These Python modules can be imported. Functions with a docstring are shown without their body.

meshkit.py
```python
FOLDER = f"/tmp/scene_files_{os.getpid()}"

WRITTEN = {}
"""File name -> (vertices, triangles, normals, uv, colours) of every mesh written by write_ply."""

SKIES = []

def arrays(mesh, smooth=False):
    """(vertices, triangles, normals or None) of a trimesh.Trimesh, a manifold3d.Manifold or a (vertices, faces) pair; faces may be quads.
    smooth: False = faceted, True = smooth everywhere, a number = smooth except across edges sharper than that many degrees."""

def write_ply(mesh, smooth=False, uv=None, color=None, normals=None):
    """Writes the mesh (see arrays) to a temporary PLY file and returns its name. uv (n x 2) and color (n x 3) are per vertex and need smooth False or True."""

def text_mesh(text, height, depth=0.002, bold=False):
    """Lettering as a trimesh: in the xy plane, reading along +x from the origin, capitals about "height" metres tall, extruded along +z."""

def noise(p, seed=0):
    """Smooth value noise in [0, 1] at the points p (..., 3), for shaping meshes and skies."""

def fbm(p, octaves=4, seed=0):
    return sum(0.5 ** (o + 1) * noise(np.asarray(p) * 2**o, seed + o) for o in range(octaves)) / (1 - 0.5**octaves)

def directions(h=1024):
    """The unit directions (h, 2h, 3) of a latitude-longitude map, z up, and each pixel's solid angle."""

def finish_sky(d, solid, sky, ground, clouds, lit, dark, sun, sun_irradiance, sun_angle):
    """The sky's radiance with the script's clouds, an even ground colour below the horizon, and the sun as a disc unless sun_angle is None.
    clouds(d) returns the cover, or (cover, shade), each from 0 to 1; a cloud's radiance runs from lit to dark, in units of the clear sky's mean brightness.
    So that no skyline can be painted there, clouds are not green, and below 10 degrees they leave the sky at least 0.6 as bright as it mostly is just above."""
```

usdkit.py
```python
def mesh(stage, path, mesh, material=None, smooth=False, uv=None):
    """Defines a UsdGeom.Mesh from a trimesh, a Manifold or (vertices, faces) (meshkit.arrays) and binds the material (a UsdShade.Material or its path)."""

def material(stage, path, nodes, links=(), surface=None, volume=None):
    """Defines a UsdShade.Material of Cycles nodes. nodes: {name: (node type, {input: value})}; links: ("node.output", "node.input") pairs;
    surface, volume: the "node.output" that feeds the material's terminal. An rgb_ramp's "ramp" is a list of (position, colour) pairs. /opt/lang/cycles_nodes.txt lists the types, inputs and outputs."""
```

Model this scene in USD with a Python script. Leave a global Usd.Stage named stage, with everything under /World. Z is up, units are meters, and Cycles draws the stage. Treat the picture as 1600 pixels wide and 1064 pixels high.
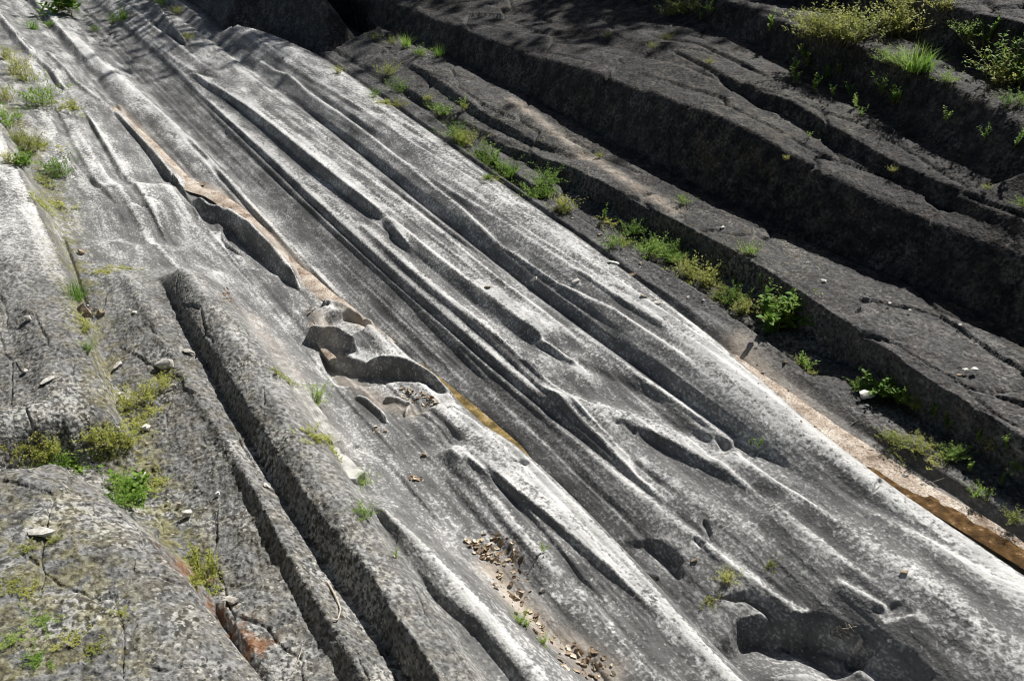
import math, random, numpy as np, trimesh, usdkit, meshkit
from pxr import Usd, UsdGeom, UsdShade, UsdLux, Sdf, Gf, Vt
from scipy.interpolate import PchipInterpolator
from scipy.ndimage import gaussian_filter1d, map_coordinates

Q = 1.0          # mesh density of the rock
stage = Usd.Stage.CreateInMemory()
UsdGeom.Xform.Define(stage, '/World'); UsdGeom.Scope.Define(stage, '/World/Looks')

# ---------------------------------------------------------------- camera, sky, sun
F, H, PITCH = 1500.0, 5.0, math.radians(30.5)          # focal length in photo pixels, eye height, tilt
cp, sp = math.cos(PITCH), math.sin(PITCH)
cam = UsdGeom.Camera.Define(stage, '/World/camera')
cam.CreateHorizontalApertureAttr(36.0); cam.CreateVerticalApertureAttr(36.0*1064/1600)
cam.CreateFocalLengthAttr(36.0*F/1600)
cam.CreateExposureAttr(0.6)
cam.AddTranslateOp().Set((0, 0, H)); cam.AddRotateXOp().Set(90-math.degrees(PITCH))
SUN_AZ = (0.55, 0.835); SUN_EL = math.radians(44)
_l = math.hypot(*SUN_AZ)
SUN = np.array([SUN_AZ[0]/_l*math.cos(SUN_EL), SUN_AZ[1]/_l*math.cos(SUN_EL), math.sin(SUN_EL)])
dome = UsdLux.DomeLight.Define(stage, '/World/sky')
skym = usdkit.material(stage, '/World/Looks/sky', {
    's': ('sky_texture', dict(sky_type='single_scattering', sun_disc=False, aerosol_density=1.8, sun_elevation=SUN_EL, sun_rotation=math.atan2(SUN[0], SUN[1]))),
    'b': ('background_shader', dict(strength=0.05))}, [('s.color', 'b.color')], surface='b.background')
UsdShade.MaterialBindingAPI.Apply(dome.GetPrim()).Bind(skym)
sun = UsdLux.DistantLight.Define(stage, '/World/sun')
sun.CreateIntensityAttr(1.25); sun.CreateAngleAttr(0.5); sun.CreateColorAttr((1.0, 0.97, 0.92)); sun.CreateNormalizeAttr(True)
_q = Gf.Rotation(Gf.Vec3d(0, 0, 1), Gf.Vec3d(*map(float, SUN)))
sun.AddTransformOp().Set(Gf.Matrix4d().SetRotate(_q))

# ---------------------------------------------------------------- the grooves' own axes: s along them (away from the camera), t across (towards the far wall)
G = np.array([-0.5166447, 0.8561999]); N = np.array([0.8561999, 0.5166447])
def ground(px, py, z=0.0):
    a = (np.asarray(px, float)-800)/F; b = (532-np.asarray(py, float))/F
    k = (np.asarray(z, float)-H)/(-sp+b*cp)
    return a*k, (cp+b*sp)*k
def st(px, py, z=0.0):
    x, y = ground(px, py, z)
    return x*G[0]+y*G[1], x*N[0]+y*N[1]
def xy(s, t):
    return s*G[0]+t*N[0], s*G[1]+t*N[1]
def sstep(x): x = np.clip(x, 0, 1); return x*x*(3-2*x)

# ---------------------------------------------------------------- long break lines of the rock: (points on the photo's ground plan, height, ends that run on)
LINES = []
def line(pts, z, ext='', fade=0.10, dt=0.0):
    """one crest, lip or foot. z is one height or one per point; ext: n runs on towards the camera, f runs on away from it"""
    p = np.array(pts, float); zz = np.broadcast_to(np.asarray(z, float), (len(p),))
    s, t = st(p[:, 0], p[:, 1], zz)
    o = np.argsort(s)
    LINES.append(dict(s=s[o], t=t[o]+dt, z=zz[o], ext=ext, fade=fade))
    return LINES[-1]
def step(pts, z, dz, w, ext='', fade=0.10, pre=0.0, prew=0.0):
    """a steep face: foot at the line, lip w further across and dz higher; pre/prew: a crest before the foot"""
    p = np.array(pts, float); zz = np.broadcast_to(np.asarray(z, float), (len(p),)); d = np.broadcast_to(np.asarray(dz, float), (len(p),))
    s, t = st(p[:, 0], p[:, 1], zz); o = np.argsort(s); w = np.broadcast_to(np.asarray(w, float), (len(p),))
    if np.any(pre): LINES.append(dict(s=s[o], t=(t-prew)[o], z=(zz+np.broadcast_to(pre, (len(p),)))[o], ext=ext, fade=fade))
    LINES.append(dict(s=s[o], t=t[o], z=zz[o], ext=ext, fade=fade))
    LINES.append(dict(s=s[o], t=(t+w)[o], z=(zz+d)[o], ext=ext, fade=fade))
P = 'nf'
# primaries
LINES.append(dict(s=np.array([1., 60]), t=np.array([-6., -6]), z=np.array([1.5, 1.5]), ext=P, fade=1))
LINES.append(dict(s=np.array([1., 60]), t=np.array([-2.2, -2.2]), z=np.array([1.3, 1.1]), ext=P, fade=1))
line([(5,90),(35,200),(60,270),(85,330),(120,420),(135,500),(160,580),(185,650),(215,740),(255,800),(300,880),(360,980),(410,1050)], .52, P)
line([(110,95),(179,183),(210,223),(244,260),(271,294),(298,325),(325,355),(358,392),(386,412)], [.18,.18,.17,.14,.11,.08,.06,.05,.05], 'f')           # foot of the sandy lip
_f = LINES[-1]; _f['s'] = np.append([3.0, 5.2, 6.2, 7.0], _f['s']); _f['t'] = np.append([2.55, 2.58, 2.55, 2.52], _f['t']); _f['z'] = np.append([.24, .25, .19, .09], _f['z'])      # it rises again towards the camera
line([(170,160),(222,215),(258,255),(300,305),(380,335),(430,385),(490,440),(560,490),(600,515),(660,578),(740,640),(800,690),(900,780),(960,850),(1030,910),(1130,1040)], [.12,.12,.12,.1,.06,.03]+[0]*10, P)   # main channel floor
line([(130,30),(190,103),(281,194),(385,297),(469,378),(545,458),(579,492),(629,528),(669,558),(722,605),(769,641),(815,690),(870,745),(950,815),(1035,895)], [.1,.1,.08,.06,.04,.03,.03,.03,.03,.03,.03,.03,.03,.03,.03], P)   # its far edge, foot of the long slope
line([(250,90),(380,240),(480,330),(590,430),(680,508),(760,580),(825,640),(900,712),(945,760),(1010,812),(1090,865),(1190,935),(1320,1025)], [.14]*11+[.13,.12], P)   # shoulder of the long slope
step([(220,68),(255,100),(280,124),(305,147),(330,170),(367,207),(405,242),(430,267),(460,297),(506,343),(547,379),(597,430),(635,465),(672,495),(700,520),(735,547),(760,565),(840,627),(872,660),(902,687),(940,715),(970,740),(1015,785),(1100,845),(1210,915),(1340,1005)], .17, [.05,.06,.06,.06,.07,.07,.07,.07,.07,.07,.07,.07,.07,.07,.07,.07,.07,.065,.06,.05,.045,.04,.03,.025,.02,.02], .035, P, pre=.012, prew=.05)
step([(330,66),(370,90),(420,125),(452,155),(475,178),(505,203),(542,227),(567,246),(600,269),(630,294),(670,328),(700,356),(735,384),(772,418),(810,451),(847,474),(885,502),(935,538),(970,557),(1015,588),(1052,613),(1090,641),(1127,671),(1165,689),(1202,713),(1235,733),(1330,800),(1440,885)],
     [.385]*24+[.40,.42,.45,.47], [.03,.03,.03,.05,.08,.09,.1,.1,.1,.1,.1,.11,.11,.11,.11,.11,.11,.11,.12,.13,.13,.13,.13,.13,.10,.05,.005,.002], [.05]*3+[.07]*4+[.08]*16+[.075,.06,.05,.05,.05], P, pre=[.045]*20+[.04,.035,.025,.012,.006,0,0,0], prew=.09)
line([(385,50),(400,55),(540,115),(690,240),(850,370),(990,452),(1090,530),(1170,590),(1300,710),(1420,800),(1600,930)], [.68]*7+[.65,.58,.54,.52], P)   # big far crest
line([(500,85),(560,128),(620,165),(760,280),(870,345),(960,410),(1060,480),(1130,540),(1240,650),(1400,770),(1600,890)], [.64]*8+[.58,.54,.52], P)['name'] = 'edge'   # its outer edge
line([(520,108),(555,134),(615,174),(680,222),(792,302),(860,352),(935,403),(1052,483),(1140,558),(1160,600),(1212,652),(1292,712),(1400,778),(1500,836),(1600,892)], [.58]*8+[.47,.44,.415,.405,.40,.39,.38], P)
line([(530,106),(565,132),(625,171),(690,218),(802,297),(870,347),(945,397),(1062,476),(1150,532),(1190,564),(1250,606),(1340,675),(1400,712),(1500,772),(1600,832)], [.655]*8+[.58,.54,.5,.47,.46,.45,.44], P)['name'] = 'bank'
line([(545,98),(590,122),(640,147),(690,188),(755,250),(800,281),(860,316),(935,360),(1000,405),(1080,452),(1180,508),(1260,580),(1340,650),(1460,742),(1600,838)], [.66]*9+[.66,.63,.58,.53,.51,.50], P)   # rubble shelf
line([(590,137),(650,167),(733,207),(800,249),(855,272),(936,306),(987,339),(1037,364),(1100,408),(1200,472),(1320,562),(1500,690),(1600,765)], [.63]*7+[.62,.62,.6,.58,.57,.56], P)   # foot of far terrace
line([(600,120),(660,150),(733,195),(800,231),(845,251),(880,257),(936,281),(1004,321),(1070,357),(1130,382),(1230,440),(1340,528),(1500,640),(1600,710)], [.7,.71,.73,.75,.78,.83,.84,.85,.85,.86,.87,.88,.88,.88], P)   # far terrace lip
line([(690,92),(800,150),(910,230),(1000,290),(1060,320),(1180,360),(1300,410),(1450,480),(1600,558)], .885, P)['name'] = 'wall'   # foot of the wall
line([(640,15),(760,58),(830,85),(930,110),(1060,162),(1161,203),(1229,243),(1313,280),(1400,315),(1500,360),(1600,395)], [1.27,1.33,1.37,1.51,1.60,1.59,1.50,1.45,1.42,1.40,1.41], P)   # ledge
_a, _b = LINES[-2], LINES[-1]; _s = np.exp(np.linspace(math.log(4), math.log(17), 24))      # the wall is hollowed between foot and ledge
LINES.insert(len(LINES)-1, dict(s=_s, t=.5*np.interp(_s, _a['s'], _a['t'])+.5*np.interp(_s, _b['s'], _b['t']), z=np.full(24, .86), ext=P, fade=.1))
line([(700,-10),(800,15),(880,40),(1000,85),(1060,100),(1161,150),(1212,180),(1297,213),(1398,280),(1500,333),(1600,368)], [1.41,1.45,1.5,1.61,1.69,1.67,1.62,1.56,1.52,1.49,1.49], P)
line([(760,-10),(860,10),(960,50),(1060,82),(1161,133),(1212,166),(1297,200),(1398,255),(1500,308),(1600,340)], [1.5,1.54,1.62,1.72,1.78,1.76,1.7,1.63,1.59,1.58], P)
line([(1060,10),(1160,60),(1260,105),(1360,165),(1450,225),(1600,310)], [1.84,1.83,1.81,1.76,1.72,1.68], P)
line([(1160,10),(1240,45),(1330,75),(1432,108),(1534,158),(1600,188)], [2.16,2.2,2.24,2.24,2.2,2.16], P)
line([(1340,20),(1440,70),(1530,100),(1600,130)], [2.28,2.3,2.28,2.24], P)
line([(1440,-10),(1600,60)], 2.75, P)
LINES.append(dict(s=np.array([1., 60]), t=np.array([22., 22]), z=np.array([4.2, 4.2]), ext=P, fade=1))
NPRIM = len(LINES)
# secondaries
# left ledge lip and the hollow behind it
line([(0,196),(20,247),(44,298),(61,331),(91,384),(112,424),(125,509),(142,566),(159,610),(176,651)], .80, 'f', .03)
line([(14,194),(36,247),(62,298),(80,331),(110,384),(130,424),(140,509),(156,566),(172,610),(188,648)], .56, 'f', .03)
line([(-20,330),(0,375),(20,411),(37,448),(57,512),(81,566),(88,640)], .92, 'f', .05)
line([(-60,420),(0,500),(20,560),(40,620)], .85, 'f', .05)
# near ledge
line([(60,728),(135,748),(176,785),(216,822),(257,856),(294,914),(338,961),(372,1015),(399,1063)], [.98,1.04,1.06,1.06,1.06,1.06,1.04,1.02,1.02], 'n', .015)
line([(100,728),(165,750),(200,787),(240,824),(280,858),(318,914),(362,961),(398,1015),(425,1063)], .6, 'n', .02)
line([(0,740),(60,760),(110,830),(150,880),(200,960),(250,1040)], 1.2, 'n', .03)
# rough ridge beside the dark furrow
line([(203,441),(270,560),(325,644),(372,709),(395,765),(428,819),(462,890),(505,960),(545,1010)], [.62,.62,.62,.64,.67,.68,.68,.68,.68], 'n', .1)
line([(190,450),(255,570),(308,650),(352,715),(375,770),(408,826),(442,897),(480,975),(510,1020)], .585, 'n', .1)
step([(254,445),(277,495),(304,533),(325,573),(345,614),(365,648),(396,704),(416,745),(447,795),(480,846),(518,893),(560,961),(598,1002),(628,1046)],
     .53, [.04,.1,.13,.14,.15,.16,.17,.17,.18,.18,.18,.18,.18,.18], [.04,.06,.07,.08,.08,.09,.1,.1,.11,.11,.12,.12,.12,.12], 'n', .04)
line([(290,425),(345,500),(390,575),(430,640),(465,700),(505,765),(545,840),(600,930),(650,1000),(690,1060)], .73, 'n', .08)
line([(325,441),(399,533),(467,627),(500,690),(540,760),(574,812),(628,903),(682,975),(740,1050)], .64, 'n', .06)
line([(345,435),(420,535),(485,625),(520,690),(560,760),(592,815),(642,893),(690,955),(760,1050)], [.3,.3,.3,.32,.38,.45,.48,.47,.45], 'n', .06)
# second rough ridge
line([(598,803),(640,830),(690,885),(740,935),(800,1010),(840,1064)], .52, 'n', .05)
step([(675,941),(747,995),(780,1042)], .44, .06, .04, 'n', .08)
line([(620,800),(682,858),(733,905),(767,938),(811,985),(868,1049)], .44, 'n', .05)
# sandy channel and the pale whaleback beyond it
line([(480,500),(505,560),(530,610),(560,670),(610,735),(680,800),(767,893),(801,941),(851,992),(902,1025),(953,1059)], [.10,.08,.09,.15,.23,.26,.255,.245,.235,.22,.215], 'n', .06)
line([(650,690),(716,755),(760,815),(814,870),(851,920),(895,965),(943,1008),(983,1059)], [.22,.29,.30,.29,.285,.28,.28,.28], 'n', .08)
step([(716,745),(747,775),(790,830),(830,875)], .31, .025, .03, '', .1)
step([(700,715),(733,721),(760,731),(794,762),(828,792),(855,822),(895,853),(943,893),(1004,948),(1037,985)], .37, [.01,.03,.045,.045,.045,.045,.045,.04,.03,.02], .03, 'n', .05)
line([(665,638),(699,634),(733,644),(767,665),(801,688),(821,712),(845,731),(902,790),(953,843),(1004,900),(1037,938),(1070,970),(1104,1022),(1151,1063)], [.3,.33,.36,.38,.4,.4,.4,.4,.4,.4,.4,.4,.4,.4], 'n', .03)
# sandy lip high on the left of the main channel
line([(150,156),(183,173),(200,196),(237,233),(267,274),(298,315)], .24, '', .06)
# crest between upper channel and shallow trough
line([(85,37),(140,85),(190,125),(250,172),(280,195),(305,222),(330,250),(350,272),(378,308),(414,341),(464,399),(526,463)], [.24,.24,.24,.235,.225,.21,.2,.19,.165,.14,.1,.05], 'f', .04)
line([(60,55),(110,100),(150,140),(185,165)], .2, 'f', .1)
# second dark step
step([(285,117),(307,126),(330,139),(352,150),(372,167),(395,189),(417,206),(430,215),(455,240),(487,267),(517,292),(555,322),(582,344),(592,348)], .27, [.03,.05,.07,.09,.11,.12,.12,.12,.12,.13,.13,.13,.12,.08], [.03,.04,.04,.045]+[.055]*9+[.05], '', .012)
step([(603,357),(617,379),(635,392)], .30, [.08,.1,.07], .04, '', .02)
step([(642,400),(672,425),(700,450),(735,475),(767,500),(797,520),(835,545),(860,557)], .29, [.06,.055,.05,.05,.045,.04,.035,.03], .08, '', .04)
step([(570,365),(585,390),(622,420),(655,450),(690,480),(720,497),(750,520),(772,540),(810,562),(846,592)], .265, [.04,.05,.05,.05,.05,.045,.04,.035,.03,.03], .05, '', .04)
line([(597,320),(635,352),(685,392),(735,440),(772,470),(810,497),(860,537),(900,560)], .405, '', .08)
step([(860,558),(890,571),(927,581),(960,597),(995,612),(1030,628),(1060,650),(1085,668)], [.345]*5+[.35,.36,.365], [.025,.035,.035,.035,.035,.035,.03,.01], .04, '', .06)
line([(868,612),(915,621),(952,629),(990,641),(1027,659),(1065,676),(1102,694),(1152,712)], .305, '', .05)
line([(872,618),(918,628),(955,636),(993,648),(1030,666),(1068,683),(1105,701)], .335, '', .04)
step([(995,682),(1037,702),(1075,722),(1115,745),(1160,768),(1195,790)], [.265,.265,.275,.29,.31,.325], [.075,.08,.07,.05,.03,.01], .05, '', .02)
line([(498,479),(534,482),(560,492),(594,516),(630,552),(661,583),(700,617),(728,641),(745,655)], [.2,.22,.22,.21,.2,.2,.2,.19,.16], '', .02)
line([(343,279),(370,313),(406,348),(456,405),(518,469)], [.12,.10,.075,.055,.035], '', .03)
line([(650,157),(690,196),(760,259),(800,290),(860,325),(940,369),(1000,414),(1080,460),(1180,516),(1260,586)], [.6,.58,.55,.55,.55,.55,.55,.55,.53,.5], '', .05)
# terrace details
step([(645,112),(665,124),(733,175),(800,212),(855,240),(900,250)], .75, [.08,.1,.1,.09,.07,.03], .04, '', .04)
US = np.log(np.array([1.0, 60.0])); NU, T0, T1, DT = 700, -6.0, 22.0, 0.01
def build_map():
    for L in LINES:
        o = np.concatenate([[True], np.diff(L['s']) > 1e-3]); L['s'], L['t'], L['z'] = L['s'][o], L['t'][o], L['z'][o]
        u = np.log(L['s']); uu = np.linspace(u[0], u[-1], max(8, int((u[-1]-u[0])/.02)))
        q = PchipInterpolator(u, L['t'])(uu); lin = np.interp(uu, [uu[0], uu[-1]], [q[0], q[-1]])
        q = lin+gaussian_filter1d(q-lin, 12 if u[-1]-u[0] > 1.1 else 5 if u[-1]-u[0] > .45 else 1.5, mode='nearest')*1.0
        L['ft'] = (lambda s, uu=uu, q=q: np.interp(math.log(s), uu, q))
    U = np.linspace(US[0], US[1], NU); S = np.exp(U); TT = np.arange(T0, T1, DT); Z = np.zeros((NU, len(TT)))
    for i, s in enumerate(S):
        pts = []
        for k, L in enumerate(LINES):
            lo, hi = L['s'][0], L['s'][-1]
            t = float(L['ft'](s if lo < s < hi else (lo if s <= lo else hi))); z = np.interp(s, L['s'], L['z']); f = 0.0
            if k >= NPRIM:
                fd = L['fade']
                if s < lo and 'n' not in L['ext']: f = max(f, math.log(lo/s)/fd)
                if s > hi and 'f' not in L['ext']: f = max(f, math.log(s/hi)/fd)
                f = float(sstep(f))
                if f >= 1: continue
            if k < NPRIM: pts.append((max(t, pts[-1][0]+.025) if pts else t, z))
            else:
                if k == NPRIM or not srt: pts.sort(); srt = True
                a = [p[0] for p in pts]; b = [p[1] for p in pts]
                z = (1-f)*z + f*np.interp(t, a, b)
                pts.append((t, z)); pts.sort()
            if k < NPRIM: srt = False
        pts.sort()
        a, b = [pts[0][0]], [pts[0][1]]
        for t, z in pts[1:]:
            if t-a[-1] < 0.006: b[-1] = (b[-1]+z)/2
            else: a.append(t); b.append(z)
        Z[i] = 0.75*PchipInterpolator(a, b, extrapolate=True)(TT) + 0.25*np.interp(TT, a, b)
    Z = gaussian_filter1d(Z, .7, axis=1); Z = gaussian_filter1d(Z, 1.5, axis=0)
    return Z
ZMAP = build_map()
def zmap(s, t):
    s = np.maximum(s, 1.0)
    u = (np.log(s)-US[0])/(US[1]-US[0])*(NU-1)
    return map_coordinates(ZMAP, [np.clip(u, 0, NU-1), np.clip((t-T0)/DT, 0, ZMAP.shape[1]-1)], order=1, mode='nearest')
# ---------------------------------------------------------------- hollows, lumps and cracks laid over the long lines
FEAT = []
def poly_dist(p, s, t, closed):
    d = np.full(s.shape, 1e9); inside = np.zeros(s.shape, bool); n = len(p); al = np.zeros(s.shape); tot = 0; sg = np.zeros(s.shape)
    for i in range(n if closed else n-1):
        (s0, t0), (s1, t1) = p[i], p[(i+1) % n]
        L = math.hypot(s1-s0, t1-t0)+1e-9
        h = np.clip(((s-s0)*(s1-s0)+(t-t0)*(t1-t0))/L**2, 0, 1)
        e = np.hypot(s-s0-h*(s1-s0), t-t0-h*(t1-t0))
        better = e < d
        al = np.where(better, tot+h*L, al); sg = np.where(better, (s-s0)*(t1-t0)-(t-t0)*(s1-s0), sg)
        d = np.minimum(d, e); tot += L
        if closed:
            c = ((t0 > t) != (t1 > t)) & (s < (s1-s0)*(t-t0)/(t1-t0+1e-12)+s0); inside ^= c
    return d, inside, al/tot, np.sign(sg)
def pit(pts, z, depth, w, ramp=None, pw=1.0):
    """a hollow inside the outline; ramp (a photo direction) = the side where it is deepest, so that the other side runs out gently"""
    FEAT.append(('pit', np.array([st(*p, z) for p in pts]), depth, w, None if ramp is None else np.array(st(pts[0][0]+ramp[0], pts[0][1]+ramp[1], z))-np.array(st(*pts[0], z)), pw))
def ridge(pts, z, hgt, wl, wr):
    """a rib (hgt > 0) or scratch (hgt < 0) along the line; wl, wr: its width on either side (near side, far side)"""
    FEAT.append(('ridge', np.array([st(*p, z) for p in pts]), hgt, wl, wr, 0))
def scarp(pts, z, h, w, L):
    """a small step across the line: up by h on the far side, over the width w, evened out again within about L"""
    FEAT.append(('scarp', np.array([st(*p, z) for p in pts]), h, w, L, 0))
def feats(s, t):
    dz = np.zeros(s.shape)
    for kind, p, a, b, c, e in FEAT:
        mgn = c if kind == 'scarp' else max(b, c) if kind == 'ridge' else b
        box = (s > p[:, 0].min()-3*mgn) & (s < p[:, 0].max()+3*mgn) & (t > p[:, 1].min()-3*mgn) & (t < p[:, 1].max()+3*mgn)
        if not box.any(): continue
        ss, tt = s[box], t[box]
        if kind == 'pit':
            ss = ss+.05*fb(ss, tt, 5, 5, 3, 71); tt = tt+.05*fb(ss, tt, 5, 5, 3, 72)
            d, ins, al, sg = poly_dist(p, ss, tt, True)
            f = np.where(ins, sstep(d/b*.5+.5), sstep(.5-d/b*.5))
            if c is not None:
                q = ss*c[0]+tt*c[1]; lo, hi = (p@c).min(), (p@c).max(); f = f*np.clip((q-lo)/(hi-lo), 0, 1.2)**e
            dz[box] -= a*f
        elif kind == 'scarp':
            d, _, al, sg = poly_dist(p, ss, tt, False)
            x = -d*sg; dz[box] += a*(np.tanh(x/b)*.5)*np.exp(-(x/c)**2)*sstep(np.minimum(al, 1-al)*5)
        else:
            d, _, al, sg = poly_dist(p, ss, tt, False)
            w = np.where(sg > 0, c, b)*np.clip(np.minimum(al, 1-al)*6, .25, 1)
            dz[box] += a*np.exp(-(d/w)**2)*sstep(np.minimum(al, 1-al)*7+.15)
    return dz
# lumps and scour hollows along the main channel
step2 = lambda foot, lip, zf, zl: (line(foot, zf, '', .03), line(lip, zl, '', .03))
ridge([(300,308),(325,330),(357,336),(390,356),(422,388),(446,416),(470,446)], .14, .17, .07, .12)
pit([(348,355),(360,350),(378,355),(399,376),(417,391),(434,405),(449,420),(458,436),(411,414),(390,411),(384,397),(366,385),(351,373)], .1, .1, .05, (16,-18), .6)
pit([(270,280),(284,296),(300,320),(312,346),(304,344),(288,318),(268,286)], .15, .08, .025, (10,-8), .4)
ridge([(346,366),(358,381),(372,390),(386,394)], .1, .07, .022, .022)
ridge([(498,482),(514,477),(534,480),(560,492),(590,514)], .13, .10, .05, .08)
ridge([(476,524),(500,528),(530,534),(560,552)], .12, .14, .06, .07)
ridge([(560,572),(605,572),(640,582),(680,606),(714,632)], .13, .07, .04, .07)
pit([(511,505),(527,499),(549,495),(567,500),(578,518),(569,526),(536,535),(512,532)], .1, .14, .045, (8,-20), .6)
pit([(505,552),(530,560),(545,567),(572,576),(605,581),(639,592),(661,603),(674,610),(712,632),(683,627),(668,612),(616,602),(581,604),(556,602),(530,598),(508,575)], .1, .14, .045, (8,-20), .6)
ridge([(552,606),(575,620),(598,645),(606,660)], .2, .05, .03, .02)
ridge([(596,618),(622,622),(642,632),(632,648)], .2, .05, .035, .02)
# crescent hollow, the big plunge hollow and the scours right of the channel
pit([(960,838),(985,834),(1000,836),(1032,847),(1053,863),(1064,875),(1063,890),(1050,899),(1011,909),(985,890),(965,862)], .12, .085, .035, (20,-8), 2.2)
ridge([(985,872),(1012,880),(1035,890)], .1, .02, .02, .03)
pit([(1100,1004),(1112,998),(1128,997),(1148,988),(1160,968),(1197,966),(1229,976),(1267,975),(1293,985),(1322,1004),(1345,1012),(1366,1022),(1340,1030),(1290,1036),(1251,1040),(1203,1041),(1171,1037),(1133,1020)], .12, .26, .06, (6,-18), .9)
pit([(1275,1044),(1320,1028),(1350,1026),(1410,1052),(1440,1085),(1300,1085),(1160,1085),(1200,1062)], .1, .12, .05, (6,-18), .6)
ridge([(1128,916),(1168,919),(1195,936),(1222,957),(1255,976)], .2, -.06, .025, .03)
pit([(985,712),(1000,722),(1022,740),(1035,752),(1010,748),(992,730)], .26, .04, .025, (10,-10), .6)
ridge([(958,661),(975,664),(995,676)], .3, -.03, .02, .03)
pit([(1360,975),(1400,972),(1420,990),(1385,993)], .2, .04, .03, (0,-12), .6)

# left bank and upper left
ridge([(135,178),(165,225),(215,300),(262,372)], .25, .035, .04, .14)
ridge([(85,170),(112,232),(150,292),(182,328)], .35, -.05, .06, .05)
ridge([(125,170),(150,215),(190,285)], .25, -.04, .05, .04)
ridge([(150,250),(190,310),(235,370),(290,430)], .3, .03, .05, .08)
ridge([(-10,8),(10,36),(35,64),(64,87)], .5, .2, .14, .12)
ridge([(71,83),(112,124),(149,158),(180,174)], .22, .07, .05, .06)
ridge([(30,60),(60,92),(100,140)], .4, -.1, .06, .05)
ridge([(122,36),(150,31),(170,27),(198,13)], .3, -.08, .035, .03)
ridge([(139,59),(160,50),(183,37)], .3, -.06, .03, .03)
ridge([(232,36),(262,58),(294,80)], .3, -.07, .03, .04)
ridge([(237,5),(262,40),(294,78)], .3, .1, .12, .02)
ridge([(45,175),(80,165),(120,170)], .45, -.04, .025, .02)
ridge([(105,235),(130,265),(160,292)], .4, -.05, .03, .03)
# small chips and scratches on the polished slope
for a in ([(255,205),(265,207),(275,213)],[(345,206),(352,207),(360,211)],[(222,328),(240,329),(258,331)],[(215,338),(228,342),(238,341)],[(350,200),(356,205)],[(283,118),(315,128),(345,140)],
          [(1110,838),(1103,824),(1098,815)],[(1100,850),(1085,836)],[(1350,825),(1362,805)],[(800,752),(815,753),(828,757)],[(560,700),(548,712)]):
    ridge(a, .2, -.03, .02, .015)
ridge([(640,578),(690,612),(740,648),(800,700),(840,735)], .0, -.07, .05, .05)
ridge([(1385,745),(1450,785),(1520,828),(1600,878)], .43, -.05, .06, .06)

# fine steps and striae that run with the grooves
scarp([(392,80),(430,107),(455,120),(485,145),(505,160),(530,177),(567,205),(600,230),(640,260)], .55, .09, .014, .12)
scarp([(620,244),(680,292),(720,322),(785,380),(822,405),(872,440),(910,460),(960,487),(1060,556),(1130,610)], .57, .035, .008, .07)
scarp([(290,215),(312,236),(330,252)], .2, -.05, .02, .06)
scarp([(772,520),(800,545),(822,566)], .3, .03, .008, .06)
scarp([(1141,700),(1209,751),(1249,778),(1324,833)], .4, .03, .01, .07)
scarp([(1263,734),(1331,782),(1398,819),(1500,878),(1600,934)], .48, .04, .03, .12)
scarp([(1203,792),(1300,868),(1400,945),(1500,1020)], .33, .03, .02, .1)
scarp([(1303,905),(1350,935),(1400,968)], .3, .05, .02, .09)
_r = np.random.default_rng(12)
for _k in range(150):
    _t = _r.uniform(2.3, 5.6); _s0 = 3.2*math.exp(_r.uniform(0, 1.9)); _l = _s0*_r.uniform(.25, .9); _n = 6
    _u = np.linspace(0, 1, _n); FEAT.append(('scarp', np.stack([_s0+_l*_u, _t+.03*np.cumsum(_r.normal(0, .25, _n))], 1)[::-1], _r.choice([1, 1, -1])*_r.uniform(.006, .022), _r.uniform(.004, .010), _r.uniform(.03, .09), 0))

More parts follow.
